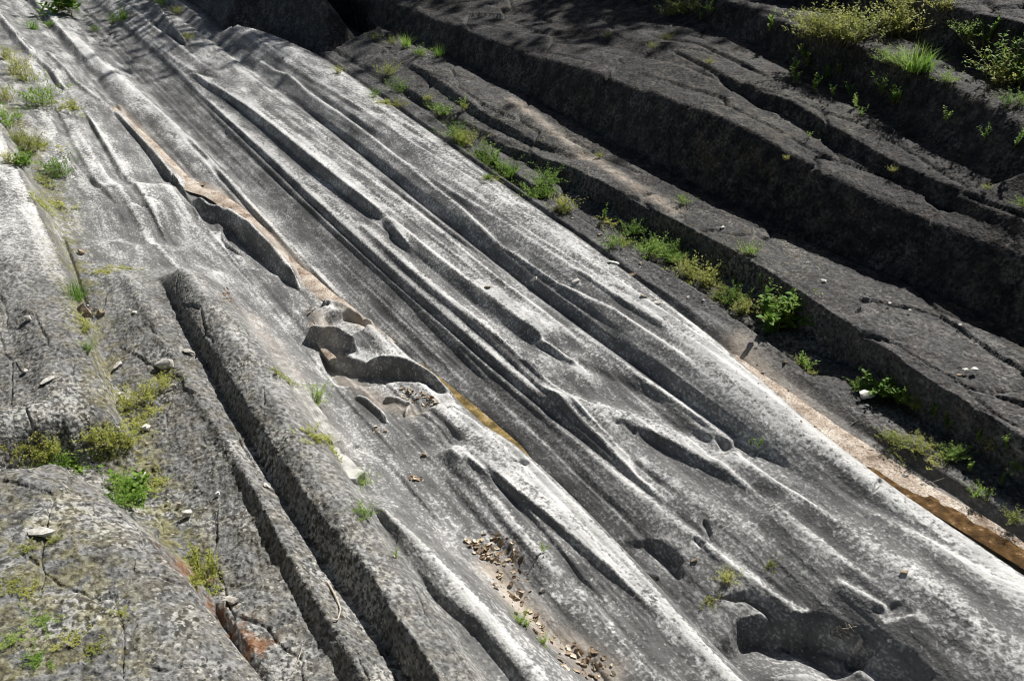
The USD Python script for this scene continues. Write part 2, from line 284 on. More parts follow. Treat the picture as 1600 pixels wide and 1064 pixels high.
ridge([(1040,70),(1060,78),(1111,105),(1155,134),(1192,152),(1249,172)], 1.75, -.06, .03, .035)
ridge([(1000,40),(1090,62),(1150,92),(1200,118)], 1.8, -.05, .03, .03)
ridge([(1449,286),(1480,298),(1505,306)], 1.62, -.07, .03, .03)
ridge([(1195,24),(1226,32),(1250,26)], 1.9, -.08, .05, .04)

def fb(x, y, sx, sy, octv, seed): return meshkit.fbm(np.stack([x*sx, y*sy, np.full_like(x, .37)], -1), octv, seed)-.5
_E = next(L for L in LINES if L.get('name') == 'edge')
_B = next(L for L in LINES if L.get('name') == 'bank')
def edge_t(s): return np.interp(s, _E['s'], _E['t'])
def bank_t(s): return np.interp(s, _B['s'], _B['t'])
def zones(s, t):
    """how weathered and rough the rock is, from 0 (polished) to 1"""
    near = sstep((2.3-t+.25*fb(s, t, .8, 2, 3, 5))/.9)*sstep((11.5-s)/4)          # rough grey rock on the left
    far = sstep((t-bank_t(s)-.02)/.12)
    return near, far
BACK = np.array([st(*p, .62) for p in [(150,-60),(255,-20),(296,8),(330,42),(372,42),(430,60),(492,86),(530,82),(590,66),(560,30),(500,-20),(440,-70)]])
def back_wall(s, t, z):
    """the dark bank that closes the trough behind the far ends of the grooves"""
    box = s > 13.5
    if not box.any(): return z
    ss, tt = s[box], t[box]
    p = np.vstack([BACK, [[BACK[-1, 0]+40, BACK[-1, 1]], [BACK[0, 0]+60, BACK[0, 1]]]])
    d, ins, _, _ = poly_dist(p, ss, tt, True)
    d = np.where(ins, d, -d)
    zz = z[box]; n = .25*fb(ss, tt, .5, 1.0, 3, 77)
    up = np.where(d > 0, np.minimum(.5+np.maximum(d-.25+n, 0)*1.35, 1.7+.12*np.maximum(d-1, 0)), zz)
    z = z.copy(); z[box] = np.where(d > 0, np.where(zz > .95, np.maximum(zz, up), np.where(d < .35, np.minimum(zz, up), up)), zz)
    return z
from scipy.spatial import cKDTree
def joints(s, t, cs, ct, seed, w):
    """jointed rock: how far into a crack (0 to 1) and a step height for each block, from -1 to 1"""
    r = np.random.default_rng(seed); S0, S1, A0, A1 = s.min()-2*cs, s.max()+2*cs, t.min()-2*ct, t.max()+2*ct
    gs, gt = np.meshgrid(np.arange(S0, S1, cs), np.arange(A0, A1, ct), indexing='ij')
    p = np.stack([gs.ravel()+r.uniform(-.45, .45, gs.size)*cs, gt.ravel()+r.uniform(-.45, .45, gs.size)*ct], 1)/[cs, ct]
    ws = s+.25*cs*2*fb(s, t, 1.5/cs, 1.5/ct, 3, seed+1); wt = t+.25*ct*2*fb(s, t, 1.5/cs, 1.5/ct, 3, seed+2)
    d, i = cKDTree(p).query(np.stack([ws/cs, wt/ct], 1), k=2)
    return np.clip(1-(d[:, 1]-d[:, 0])/w, 0, 1), r.uniform(-1, 1, len(p))[i[:, 0]]
def height(x, y, detail=True):
    s = x*G[0]+y*G[1]; t = x*N[0]+y*N[1]
    z = zmap(s, t)
    z = back_wall(s, t, z)+feats(s, t)
    if detail:
        near, far = zones(s, t)
        pol = (1-np.maximum(near, far))
        wob = t+.02*fb(s, t, .5, .5, 2, 3)
        fl = np.abs(fb(s, wob, .22, 5.5, 2, 13))+.4*np.abs(fb(s, wob, .4, 17, 2, 14))+.22*np.abs(fb(s, wob, .9, 44, 2, 15))
        z = z+pol*((.052*fl)*(.45+1.6*np.clip(fb(s, t, .5, 1.2, 2, 16)+.4, 0, 1))+.012*fb(s, wob, .5, 12, 3, 11)+.006*fb(s, t, 9, 16, 2, 17)+.004*fb(s, t, 26, 34, 2, 18))
        z = z+near*(.05*np.abs(fb(s, t, 3.2, 4.5, 3, 26))+.035*fb(s, t, 1.8, 2.4, 2, 27))
        z = z+np.maximum(near, far)*(.07*fb(s, t, 1.3, 2.6, 3, 21)+.035*fb(s, t, 6, 9, 4, 22)+.03*np.abs(fb(s, t, 17, 20, 2, 23))+.014*fb(s, t, 36, 40, 2, 24))
        for m_, cs, ct, sd, w, dc, dh in ((far*sstep((t-bank_t(s)-.1)/.3), 1.7, .5, 61, .10, .035, .022), (near, .8, .42, 62, .07, .018, .012)):
            b = (m_ > .02) & (s < 30) & (s > 1) & (np.abs(t) < 20)
            if b.any():
                c, hgt = joints(s[b], t[b], cs, ct, sd, w); z[b] += m_[b]*(dh*hgt-dc*c*c*(fb(s[b], t[b], 1.1, 1.6, 2, sd+5) > -.05))
    return z
# ---------------------------------------------------------------- mesh
def axis_angles(n): return np.concatenate([np.linspace(-75, -34, max(6, n//25))[:-1], np.linspace(-34, 34, n), np.linspace(34, 75, max(6, n//25))[1:]])
na, nr = int(1100*Q), int(900*Q)
ang = np.radians(axis_angles(na))
dep = np.radians(np.concatenate([np.linspace(75, 56, 40)[:-1], np.linspace(56, 9.5, nr), np.linspace(9.5, 2.5, 40)[1:]]))
rad = H/np.tan(dep)
A, R = np.meshgrid(ang, rad)          # rows: radius
X, Y = R*np.sin(A), R*np.cos(A)
Zv = height(X, Y)
nrow, ncol = X.shape
idx = np.arange(nrow*ncol).reshape(nrow, ncol)
quads = np.stack([idx[:-1, :-1], idx[:-1, 1:], idx[1:, 1:], idx[1:, :-1]], -1).reshape(-1, 4)
ROT = -math.atan2(G[1], G[0])
def rockmat():
    n = {'geo': ('geometry', {}), 'rot': ('vector_rotate', dict(rotate_type='z_axis', angle=ROT)),
         'zone': ('attribute', dict(attribute='zone')), 'zs': ('separate_color', {}),
         'tint2': ('attribute', dict(attribute='bleach')), 'tint': ('attribute', dict(attribute='tint')), 'ts': ('separate_color', {}),
         # streaks along the grooves
         'm1': ('mapping', dict(scale=(1.6, 5.5, 4))), 'n1': ('noise_texture', dict(scale=1.0, detail=2, roughness=.6)),
         # blotches and grain
         'n3': ('noise_texture', dict(scale=3.0, detail=4, roughness=.65)), 'n4': ('noise_texture', dict(scale=42, detail=1, roughness=.6)),
         'n6': ('noise_texture', dict(scale=7, detail=3, roughness=.65)),
         'n7': ('noise_texture', dict(scale=26, detail=2, roughness=.6)),
         }
    l = [('geo.position', 'rot.vector'), ('zone.color', 'zs.color'), ('tint.color', 'ts.color'), ('rot.vector', 'm1.vector'), ('m1.vector', 'n1.vector'),
         ('er.vector', 'n3.vector'), ('er.vector', 'n4.vector'), ('er.vector', 'n6.vector'), ('er.vector', 'n7.vector'), ('geo.position', 'er.vector')]
    n['er'] = ('vector_rotate', dict(rotate_type='euler_xyz', rotation=(.9, .6, .35)))

    k = [0]
    def ramp(src, stops):
        k[0] += 1; a = f'r{k[0]}'; n[a] = ('rgb_ramp', dict(ramp=stops)); l.append((src, a+'.fac')); return a+'.color'
    def mix(kind, a, b, fac):
        k[0] += 1; q = f'x{k[0]}'; d = dict(mix_type=kind)
        for nm, v in (('color1', a), ('color2', b), ('fac', fac)):
            if isinstance(v, str): l.append((v, f'{q}.{nm}'))
            else: d[nm] = v
        n[q] = ('mix', d); return q+'.color'
    def mth(kind, a, b=0.0, c=0.0, clamp=False):
        k[0] += 1; q = f'y{k[0]}'; d = dict(math_type=kind, use_clamp=clamp)
        for nm, v in (('value1', a), ('value2', b), ('value3', c)):
            if isinstance(v, str): l.append((v, f'{q}.{nm}'))
            else: d[nm] = v
        n[q] = ('math', d); return q+'.value'
    def spots(name, scale, r0, r1, share, stretch=None):
        """scattered specks: 1 inside a speck; about this share of the cells has one"""
        n[name] = ('voronoi_texture', dict(scale=1.0 if stretch else scale, randomness=1)); n[name+'s'] = ('separate_color', {})
        src = 'wv.vector'
        if stretch: n[name+'m'] = ('mapping', dict(scale=stretch)); l.append(('rot.vector', name+'m.vector')); src = name+'m.vector'
        l.extend([(src, name+'.vector'), (name+'.color', name+'s.color')])
        a = ramp(name+'.distance', [(r0, (1,)*3), (r1, (0,)*3)])
        return mth('multiply', a, mth('less_than', name+'s.r', share))
    n['wn'] = ('noise_texture', dict(scale=30, detail=1)); n['wv'] = ('vector_math', dict(math_type='multiply_add', vector2=(.03, .03, .03)))
    l += [('er.vector', 'wn.vector'), ('wn.color', 'wv.vector1'), ('er.vector', 'wv.vector3')]
    # polished limestone: soft grey streaks, white flecks, dark specks
    pol = ramp('n1.fac', [(.30, (.115, .114, .113)), (.50, (.165, .164, .162)), (.70, (.26, .258, .254))])
    blot = ramp('n3.fac', [(.3, (.55, .55, .55)), (.48, (.92, .92, .92)), (.66, (1.35, 1.34, 1.32))])
    pol = mix('multiply', pol, blot, .65)
    bl = mix('multiply', (.66, .655, .64), blot, .55)
    gr = mth('add', mth('multiply', 'n7.fac', .6), mth('multiply', 'n4.fac', .4))
    wear = mth('add', mth('multiply', 'tint2.fac', .34), mth('multiply', mth('subtract', gr, .5), 1.2)); wear = mth('add', wear, mth('multiply', mth('subtract', 'n1.fac', .5), .5))
    pol = mix('mix', pol, bl, ramp(wear, [(.04, (0,)*3), (.13, (.3,)*3), (.27, (.9,)*3)]))
    gp = ramp('n1.fac', [(.40, (.12,)*3), (.58, (1,)*3)]); gd = ramp('n1.fac', [(.42, (1,)*3), (.60, (.1,)*3)])
    pol = mix('mix', pol, (.5, .495, .48), mth('multiply', spots('sg', 0, .3, .5, .55, (24, 52, 40)), mth('multiply', gp, .7)))
    pol = mix('multiply', pol, (.42, .42, .42), mth('multiply', spots('sh', 0, .12, .5, .45, (24, 44, 36)), mth('multiply', gd, .6)))
    wf1 = spots('sw', 0, .12, .34, .14, (26, 62, 44)); wf2 = spots('sx', 0, .15, .4, .06, (9, 24, 16))
    pol = mix('mix', pol, (.62, .615, .6), mth('multiply', mth('multiply', wf1, .8), ramp('n3.fac', [(.42, (.15,)*3), (.58, (1,)*3)]))); pol = mix('mix', pol, (.5, .495, .48), mth('multiply', wf2, .35))
    # rough rock: grey crust with dark pits and pale lichen
    rgh = ramp('n7.fac', [(.36, (.08, .079, .077)), (.5, (.15, .149, .146)), (.64, (.23, .229, .224))])
    rb = ramp('n3.fac', [(.3, (.5, .49, .47)), (.5, (1, 1, 1)), (.7, (1.35, 1.34, 1.32))])
    rgh = mix('multiply', rgh, rb, .9)
    n['nL'] = ('noise_texture', dict(scale=1.7, detail=3, roughness=.6)); l.append(('er.vector', 'nL.vector'))
    lic = mth('multiply', ramp('n6.fac', [(.38, (.25,)*3), (.56, (1,)*3)]), ramp('nL.fac', [(.4, (.25,)*3), (.6, (1,)*3)]))
    rgh = mix('mix', rgh, (.40, .395, .375), mth('multiply', ramp('n7.fac', [(.48, (0,)*3), (.56, (.8,)*3)]), ramp('nL.fac', [(.52, (0,)*3), (.62, (1,)*3)])))
    rgh = mix('mix', rgh, (.5, .49, .465), mth('multiply', spots('ra', 24, .26, .42, .38), lic))
    rgh = mix('mix', rgh, (.62, .61, .585), mth('multiply', spots('rb', 42, .25, .4, .25), mth('multiply', lic, .9)))
    rgh = mix('mix', rgh, (.03, .029, .027), mth('multiply', spots('rc', 17, .22, .36, .42), .9))
    rgh = mix('mix', rgh, (.04, .039, .036), mth('multiply', spots('rd', 36, .25, .4, .35), .85))
    col = mix('mix', pol, rgh, 'zs.g')
    # weathered black crust of far side, plus painted shade of wall and slope
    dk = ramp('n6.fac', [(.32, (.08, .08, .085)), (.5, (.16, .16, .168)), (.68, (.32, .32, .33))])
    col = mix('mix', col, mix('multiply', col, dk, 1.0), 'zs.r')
    # tan silt
    sd = ramp('n3.fac', [(.3, (.27, .225, .18)), (.5, (.40, .345, .285)), (.7, (.52, .465, .40))])
    sfac = mth('multiply', 'zs.b', ramp('n6.fac', [(.3, (.35,)*3), (.55, (1,)*3)]), clamp=True)
    col = mix('mix', col, sd, sfac)
    # moss and rust
    ms = ramp('n7.fac', [(.35, (.05, .05, .02)), (.5, (.15, .145, .05)), (.7, (.27, .26, .10))])
    mfac = mth('multiply', 'ts.g', ramp('n6.fac', [(.44, (0,)*3), (.56, (1,)*3)]), clamp=True)
    col = mix('mix', col, ms, mfac)
    rfac = mth('multiply', 'ts.b', ramp('n6.fac', [(.46, (0,)*3), (.6, (1,)*3)]), clamp=True)
    col = mix('mix', col, (.22, .09, .03), rfac)
    n['h'] = ('math', dict(math_type='multiply_add', value2=.35)); l += [('n4.fac', 'h.value1'), ('n7.fac', 'h.value3')]
    n['b'] = ('bump', dict(distance=.02, strength=.55)); l.append(('h.value', 'b.height'))
    l.append((mth('multiply_add', 'zs.g', .4, .32), 'b.strength'))
    n['p'] = ('principled_bsdf', dict(roughness=.75, specular_ior_level=.12, diffuse_roughness=.3)); l += [(col, 'p.base_color'), ('b.normal', 'p.normal')]
    return usdkit.material(stage, '/World/Looks/rock', n, l, surface='p.BSDF')
rock = rockmat()
def in_poly(pts, z, s, t, w):
    d, ins, _, _ = poly_dist(np.array([st(*p, z) for p in pts]), s, t, True)
    return sstep(np.where(ins, .5+d/w*.5, .5-d/w*.5))
def band(pts, z, s, t, w):
    d, _, _, _ = poly_dist(np.array([st(*p, z) for p in pts]), s, t, False)
    return np.exp(-(d/w)**2)
def back_mask(s, t):
    out = np.zeros(s.shape); b = s > 13.5
    p = np.vstack([BACK, [[BACK[-1, 0]+40, BACK[-1, 1]], [BACK[0, 0]+60, BACK[0, 1]]]])
    d, ins, _, _ = poly_dist(p, s[b], t[b], True); out[b] = np.where(ins, sstep(d/.3), 0); return out
_W = next(L for L in LINES if L.get('name') == 'wall')
def wall_t(s): return np.interp(s, _W['s'], _W['t'])
def masks(x, y):
    s = x*G[0]+y*G[1]; t = x*N[0]+y*N[1]
    near, far = zones(s, t); bk = back_mask(s, t); far = np.maximum(far, bk)
    dark = np.maximum((.72+.28*sstep((t-wall_t(s))/.1))*sstep((t-bank_t(s)+.07)/.12), .45*sstep((t-edge_t(s)+.03)/.1))  # far-side crust, made darker past the wall foot to deepen the wall shade
    dark = np.maximum(dark, .45*np.exp(-((t-3.55-.1*fb(s, t, .7, 2, 2, 41))/.3)**2))  # shade of the long slope above the channel, put into its colour
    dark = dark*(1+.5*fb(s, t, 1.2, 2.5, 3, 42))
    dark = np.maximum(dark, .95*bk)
    sand = band([(183,175),(215,205),(250,248),(290,285),(335,300),(390,340),(445,400),(505,455),(560,505),(600,530)], .08, s, t, .09)
    sand = np.maximum(sand, .9*band([(767,893),(801,941),(851,992),(902,1025),(953,1059)], .22, s, t, .1))
    sand = np.maximum(sand, .6*band([(500,500),(520,560),(600,640),(660,660)], .1, s, t, .09))
    sand = np.maximum(sand, band([(1150,555),(1185,590),(1230,625),(1310,688),(1400,742),(1500,800),(1600,860)], .45, s, t, .14))
    sand = np.maximum(sand, .9*band([(800,150),(910,228),(1000,288),(1060,322)], .95, s, t, .07))
    sand = np.maximum(sand, .35*band([(390,480),(450,560),(520,690)], .4, s, t, .12))
    moss = np.maximum(near*.5*sstep((.5-t)/.6)*sstep((6.3-s)/1.5), .7*band([(0,150),(40,220),(80,300),(120,420),(140,520),(190,650),(240,760),(300,880)], .6, s, t, .2))
    moss = np.maximum(moss, .10*sstep((t-edge_t(s)-.4)/.4)*sstep((fb(s, t, .8, 1.2, 3, 55)+.1)/.2))
    moss = np.maximum(moss, .12*near)
    rust = np.maximum(.8*band([(290,900),(330,960),(400,1010)], .6, s, t, .12), .05*near)
    rust = np.maximum(rust, .05*sstep((t-edge_t(s)-.2)/.5))
    fleck = .6+.4*near-.35*far
    c = lambda a: np.clip(a, 0, 1)
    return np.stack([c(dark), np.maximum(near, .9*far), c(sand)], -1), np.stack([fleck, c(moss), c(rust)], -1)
def bleach(x, y):
    """worn crests are paler: how far each point stands above the rock on either side of it"""
    s = x*G[0]+y*G[1]; t = x*N[0]+y*N[1]
    zf = lambda a, b: zmap(a, b)+feats(a, b)
    z0 = zf(s, t); w = .08
    c = 2*z0-zf(s, t-w)-zf(s, t+w); w = .2; zl = zf(s, t+.03)-zf(s, t-.03); c2 = 2*z0-zf(s, t-w)-zf(s, t+w)
    near, far = zones(s, t)
    return np.clip(.10+8*c+5*c2, 0, .9)*(1-far)*(1-.7*near)*(1-sstep((np.abs(zl)/.06-.3)/.4))
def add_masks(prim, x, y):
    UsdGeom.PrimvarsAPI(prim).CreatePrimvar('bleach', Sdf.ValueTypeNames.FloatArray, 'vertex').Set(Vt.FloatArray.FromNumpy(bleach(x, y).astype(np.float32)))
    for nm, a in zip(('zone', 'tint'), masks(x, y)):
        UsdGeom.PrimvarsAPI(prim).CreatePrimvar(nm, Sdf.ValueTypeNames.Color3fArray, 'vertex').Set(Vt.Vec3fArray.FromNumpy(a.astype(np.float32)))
V_, F_, N_ = meshkit.arrays((np.stack([X.ravel(), Y.ravel(), Zv.ravel()], 1), quads), True)
_c = V_[F_].mean(1); _s = _c[:, 0]*G[0]+_c[:, 1]*G[1]; _t = _c[:, 0]*N[0]+_c[:, 1]*N[1]
_wall = (_t > bank_t(_s)) | (back_mask(_s, _t) > 0)
_p = np.array([st(*p, z) for p, z in (((-60,700),1.1),((0,705),1.0),((60,722),.98),((140,752),1.0),((216,826),.95),((294,918),.95),((372,1018),.93),((410,1075),.9),((460,1200),.9),((-300,1500),1.2),((-700,900),1.2))])
_ledge = ~_wall & poly_dist(_p, _s, _t, True)[1]
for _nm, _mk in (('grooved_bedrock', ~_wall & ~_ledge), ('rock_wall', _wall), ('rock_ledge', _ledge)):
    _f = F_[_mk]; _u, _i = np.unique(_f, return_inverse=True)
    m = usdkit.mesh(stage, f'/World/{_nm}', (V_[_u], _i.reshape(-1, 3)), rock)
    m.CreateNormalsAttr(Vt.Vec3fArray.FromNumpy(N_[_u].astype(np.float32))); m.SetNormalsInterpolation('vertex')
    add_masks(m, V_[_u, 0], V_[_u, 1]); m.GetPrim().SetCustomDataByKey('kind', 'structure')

# ================================================================ things on the rock
rng = np.random.default_rng(7)
def hit(px, py):
    """the point of the rock that a photo pixel shows, as world x, y, z"""
    a = (px-800)/F; b = (532-py)/F
    d = np.array([a, cp+b*sp, -sp+b*cp])
    k = np.linspace(1.2, 40, 3000); P_ = d[None]*k[:, None]; z = P_[:, 2]+H
    h = height(P_[:, 0], P_[:, 1]); below = np.nonzero(z < h)[0]
    i = below[0] if len(below) else len(k)-1
    i = max(i, 1)
    k2 = np.linspace(k[i-1], k[i], 40); P2 = d[None]*k2[:, None]; h2 = height(P2[:, 0], P2[:, 1])
    j = int(np.argmin(np.abs(P2[:, 2]+H-h2)))
    return np.array([P2[j, 0], P2[j, 1], h2[j]])
def metres(p, px): return px/F*np.linalg.norm(p-np.array([0, 0, H]))
def normal_at(x, y, e=.04):
    h = height(np.array([x-e, x+e, x, x]), np.array([y, y, y-e, y+e]), False)
    n = np.array([h[0]-h[1], h[2]-h[3], 2*e]); return n/np.linalg.norm(n)
_names = {}
def path(name, parent='/World'):
    k = f'{parent}/{name}'; c = _names.get(k, 0); _names[k] = c+1
    return k if c == 0 else f'{k}_{c:03d}'
def tag(prim, label=None, cat=None, group=None, kind=None):
    for k, v in (('label', label), ('category', cat), ('group', group), ('kind', kind)):
        if v: prim.SetCustomDataByKey(k, v)
    return prim
def thing(name, label, cat, loc, R=None, scale=1.0, group=None, ref=None):
    x = UsdGeom.Xform.Define(stage, path(name)); M = np.eye(4)
    if R is not None: M[:3, :3] = R
    M[:3, :3] *= scale; M[:3, 3] = loc
    x.AddTransformOp().Set(Gf.Matrix4d(*M.T.ravel().tolist()))
    if ref: x.GetPrim().GetReferences().AddInternalReference(ref); x.GetPrim().SetInstanceable(True)
    return tag(x.GetPrim(), label, cat, group)
def rotz(a): c, s = math.cos(a), math.sin(a); return np.array([[c, -s, 0], [s, c, 0], [0, 0, 1.]])
def upto(n):
    """rotation that stands the z axis on a surface with this normal"""
    z = n/np.linalg.norm(n); x = np.cross([0, 1, 0], z); x /= np.linalg.norm(x); return np.stack([x, np.cross(z, x), z], 1)
kinds = stage.CreateClassPrim('/World/Kinds')
def kind_prim(name): UsdGeom.Xform.Define(stage, f'/World/Kinds/{name}'); return f'/World/Kinds/{name}'

# ---------------------------------------------------------------- materials
def plain(name, ramp, scale=6, rough=.85, rnd=.35, transl=None, spec=.2, bump=0):
    n = {'g': ('texture_coordinate', {}), 'o': ('object_info', {}), 'n': ('noise_texture', dict(scale=scale, detail=4, roughness=.65)),
         'a': ('math', dict(math_type='multiply_add', value2=rnd, value3=-rnd/2)), 's': ('math', dict(math_type='add')), 'r': ('rgb_ramp', dict(ramp=ramp)),
         'p': ('principled_bsdf', dict(roughness=rough, specular_ior_level=spec))}
    l = [('g.object', 'n.vector'), ('o.random', 'a.value1'), ('a.value', 's.value1'), ('n.fac', 's.value2'), ('s.value', 'r.fac'), ('r.color', 'p.base_color')]
    out = 'p.BSDF'
    if bump:
        n['b'] = ('bump', dict(distance=.01, strength=bump)); l += [('n.fac', 'b.height'), ('b.normal', 'p.normal')]
    if transl:
        n['t'] = ('translucent_bsdf', {}); n['m'] = ('mix_closure', dict(fac=transl)); l += [('r.color', 't.color'), ('p.BSDF', 'm.closure1'), ('t.BSDF', 'm.closure2')]; out = 'm.closure'
    return usdkit.material(stage, f'/World/Looks/{name}', n, l, surface=out)
M_stone = plain('pale_stone', [(.3, (.28, .26, .23)), (.5, (.48, .46, .42)), (.7, (.66, .64, .6))], 40, bump=.3)
M_slab = plain('bleached_stone', [(.3, (.16, .155, .145)), (.5, (.30, .29, .27)), (.7, (.46, .45, .42))], 14, bump=.5)
M_tan = plain('tan_stone', [(.3, (.13, .1, .07)), (.5, (.28, .22, .15)), (.7, (.42, .35, .26))], 40, bump=.3)
M_darkslab = plain('weathered_stone', [(.3, (.06, .06, .06)), (.5, (.13, .13, .13)), (.7, (.22, .22, .215))], 14, bump=.5)
M_leafdry = plain('dry_leaf', [(.2, (.14, .09, .055)), (.45, (.36, .27, .18)), (.7, (.58, .49, .37)), (.9, (.68, .61, .5))], 9, .7, .9, .15)
M_twig = plain('dry_twig', [(.3, (.2, .16, .12)), (.6, (.45, .4, .33))], 30)
M_green = plain('green_leaf', [(.25, (.11, .21, .03)), (.5, (.20, .34, .05)), (.75, (.34, .46, .09))], 5, .6, .35, .45)
M_yellow = plain('yellow_green_leaf', [(.25, (.18, .22, .045)), (.5, (.35, .38, .085)), (.75, (.52, .51, .15))], 5, .6, .35, .45)
M_grass = plain('grass_blade', [(.25, (.12, .24, .035)), (.5, (.24, .40, .07)), (.75, (.42, .54, .12))], 5, .6, .35, .45)
M_stem = plain('plant_stem', [(.3, (.12, .12, .04)), (.7, (.28, .25, .1))], 20)
M_bark = plain('bark', [(.3, (.06, .05, .04)), (.7, (.16, .13, .1))], 12)
M_crown = plain('tree_leaf', [(.3, (.03, .06, .015)), (.7, (.07, .12, .03))], 2, .6, .3, .25)

# ---------------------------------------------------------------- silt beds and shallow water in the channels
def strip(name, pts, z, halfw, mat, kind, wob=.01, n=160, m=14):
    """a sheet that lies in a channel; where the rock stands higher it hides the sheet, so the shore follows the rock"""
    p = np.array(pts, float); zz = np.broadcast_to(np.asarray(z, float), (len(p),)); hw = np.broadcast_to(np.asarray(halfw, float), (len(p),))
    s, t = st(p[:, 0], p[:, 1], zz); o = np.argsort(s); u = np.linspace(s.min(), s.max(), n)
    tc = PchipInterpolator(s[o], t[o])(u); zc = np.interp(u, s[o], zz[o]); w = np.interp(u, s[o], hw[o])
    v = np.linspace(-1, 1, m); S = np.repeat(u[:, None], m, 1); T = tc[:, None]+w[:, None]*v; Zs = zc[:, None]+np.zeros_like(T)
    if wob: Zs = Zs+wob*2*fb(S, T, 2.5, 5, 4, 91)-.012*v**2
    x, y = xy(S, T); q = np.arange(n*m).reshape(n, m)
    f = np.stack([q[:-1, :-1], q[:-1, 1:], q[1:, 1:], q[1:, :-1]], -1).reshape(-1, 4)[:, ::-1]
    prim = usdkit.mesh(stage, path(name), (np.stack([x.ravel(), y.ravel(), Zs.ravel()], 1), f), mat, smooth=True).GetPrim()
    return tag(prim, kind=kind)
nodes = {'g': ('geometry', {}), 'n': ('noise_texture', dict(scale=5, detail=7, roughness=.7)), 'n2': ('noise_texture', dict(scale=60, detail=4, roughness=.7)),
         'r': ('rgb_ramp', dict(ramp=[(.34, (.16, .12, .09)), (.44, (.31, .25, .20)), (.54, (.42, .36, .30)), (.68, (.54, .49, .43))])), 'r2': ('rgb_ramp', dict(ramp=[(.36, (.4,)*3), (.5, (1,)*3), (.62, (1.35,)*3)])),
         'x': ('mix', dict(mix_type='multiply', fac=1.0)), 'b': ('bump', dict(distance=.012, strength=.5)), 'p': ('principled_bsdf', dict(roughness=.95, specular_ior_level=.1))}
M_silt = usdkit.material(stage, '/World/Looks/silt', nodes, [('g.position', 'n.vector'), ('g.position', 'n2.vector'), ('n.fac', 'r.fac'), ('n2.fac', 'r2.fac'), ('r.color', 'x.color1'), ('r2.color', 'x.color2'), ('x.color', 'p.base_color'), ('n2.fac', 'b.height'), ('b.normal', 'p.normal')], surface='p.BSDF')
def murky(name, a, b, rough, spec):
    return usdkit.material(stage, f'/World/Looks/{name}', {'g': ('geometry', {}), 'n': ('noise_texture', dict(scale=11, detail=6, roughness=.75)), 'r': ('rgb_ramp', dict(ramp=[(.36, a), (.52, b), (.60, tuple(1.6*x for x in b)), (.68, (.34, .27, .19))])), 'p': ('principled_bsdf', dict(roughness=rough, specular_ior_level=spec))},
        [('g.position', 'n.vector'), ('n.fac', 'r.fac'), ('r.color', 'p.base_color')], surface='p.BSDF')
M_water = murky('murky_water', (.06, .045, .015), (.17, .12, .045), .3, .12)
M_wet = murky('brown_water', (.025, .014, .006), (.085, .048, .018), .8, .04)
strip('silt_bed', [(178,170),(205,198),(234,228),(266,262),(295,290),(335,305),(385,342),(432,390),(472,428),(505,455),(560,500),(610,535)], [.18,.172,.162,.16,.15,.14,.12,.093,.077,.066,.056,.05], [.05,.09,.12,.12,.12,.11,.10,.10,.10,.1,.1,.06], M_silt, 'structure')
strip('silt_bed', [(1146,545),(1170,578),(1220,615),(1300,680),(1390,738),(1460,780),(1530,818),(1615,868),(1780,970)], [.525,.515,.49,.468,.456,.446,.44,.43,.42], [.03,.09,.14,.16,.16,.15,.15,.15,.15], M_silt, 'structure', .008)
strip('silt_bed', [(760,880),(801,935),(851,990),(902,1025),(960,1064)], [.25,.235,.225,.215,.21], [.04,.07,.08,.09,.1], M_silt, 'structure')
strip('silt_bed', [(488,500),(500,530),(520,560)], [.14,.13,.12], [.04,.05,.04], M_silt, 'structure')
strip('water', [(645,572),(700,620),(760,665),(830,728)], .022, .12, M_water, 'structure', 0)
strip('water', [(1345,722),(1372,738),(1440,778),(1520,825),(1610,880),(1760,975)], [.455,.454,.448,.440,.430,.418], [.005,.04,.08,.09,.09,.09], M_wet, 'structure', 0)

# ---------------------------------------------------------------- plants: a few kinds, each with stems and leaves
def blade(p0, d, L, w, bend, nseg=4):
    """a narrow bent blade or stem as a ribbon"""
    d = np.array(d, float); d /= np.linalg.norm(d); side = np.cross(d, [0, 0, 1.]); side /= np.linalg.norm(side)+1e-9
    u = np.linspace(0, 1, nseg+1); hor = np.array([d[0], d[1], 0])
    c = np.array(p0)+L*(u[:, None]*d+bend*(u**2)[:, None]*(hor-np.array([0, 0, .5])))
    ww = (w*(1-u**1.5)+w*.08)[:, None]
    v = np.stack([c-side*ww, c+side*ww], 1).reshape(-1, 3)
    f = [[2*i, 2*i+1, 2*i+3, 2*i+2] for i in range(nseg)]
    return v, np.array(f), c
def leafquad(p, d, L, w, up):
    d = d/np.linalg.norm(d); s_ = np.cross(d, up); s_ /= np.linalg.norm(s_)+1e-9; nn = np.cross(s_, d)
    v = np.array([p, p+d*L*.35-s_*w+nn*w*.3, p+d*L*.75-s_*w*.7+nn*w*.2, p+d*L, p+d*L*.75+s_*w*.7+nn*w*.2, p+d*L*.35+s_*w+nn*w*.3])
    return v, np.array([[0, 1, 5, 5], [1, 2, 4, 5], [2, 3, 4, 4]])
class Acc:
    def __init__(self): self.v, self.f, self.n = [], [], 0
    def add(self, v, f):
        f = np.asarray(f); tri = []
        for q in f:
            tri.append([q[0], q[1], q[2]])
            if q[2] != q[3]: tri.append([q[0], q[2], q[3]])
        self.v.append(v); self.f.append(np.array(tri)+self.n); self.n += len(v)
    def out(self): return np.vstack(self.v), np.vstack(self.f)
def rdir(r, lo, hi):
    a = r.uniform(0, 2*np.pi); e = math.radians(r.uniform(lo, hi)); return np.array([math.cos(a)*math.cos(e), math.sin(a)*math.cos(e), math.sin(e)])
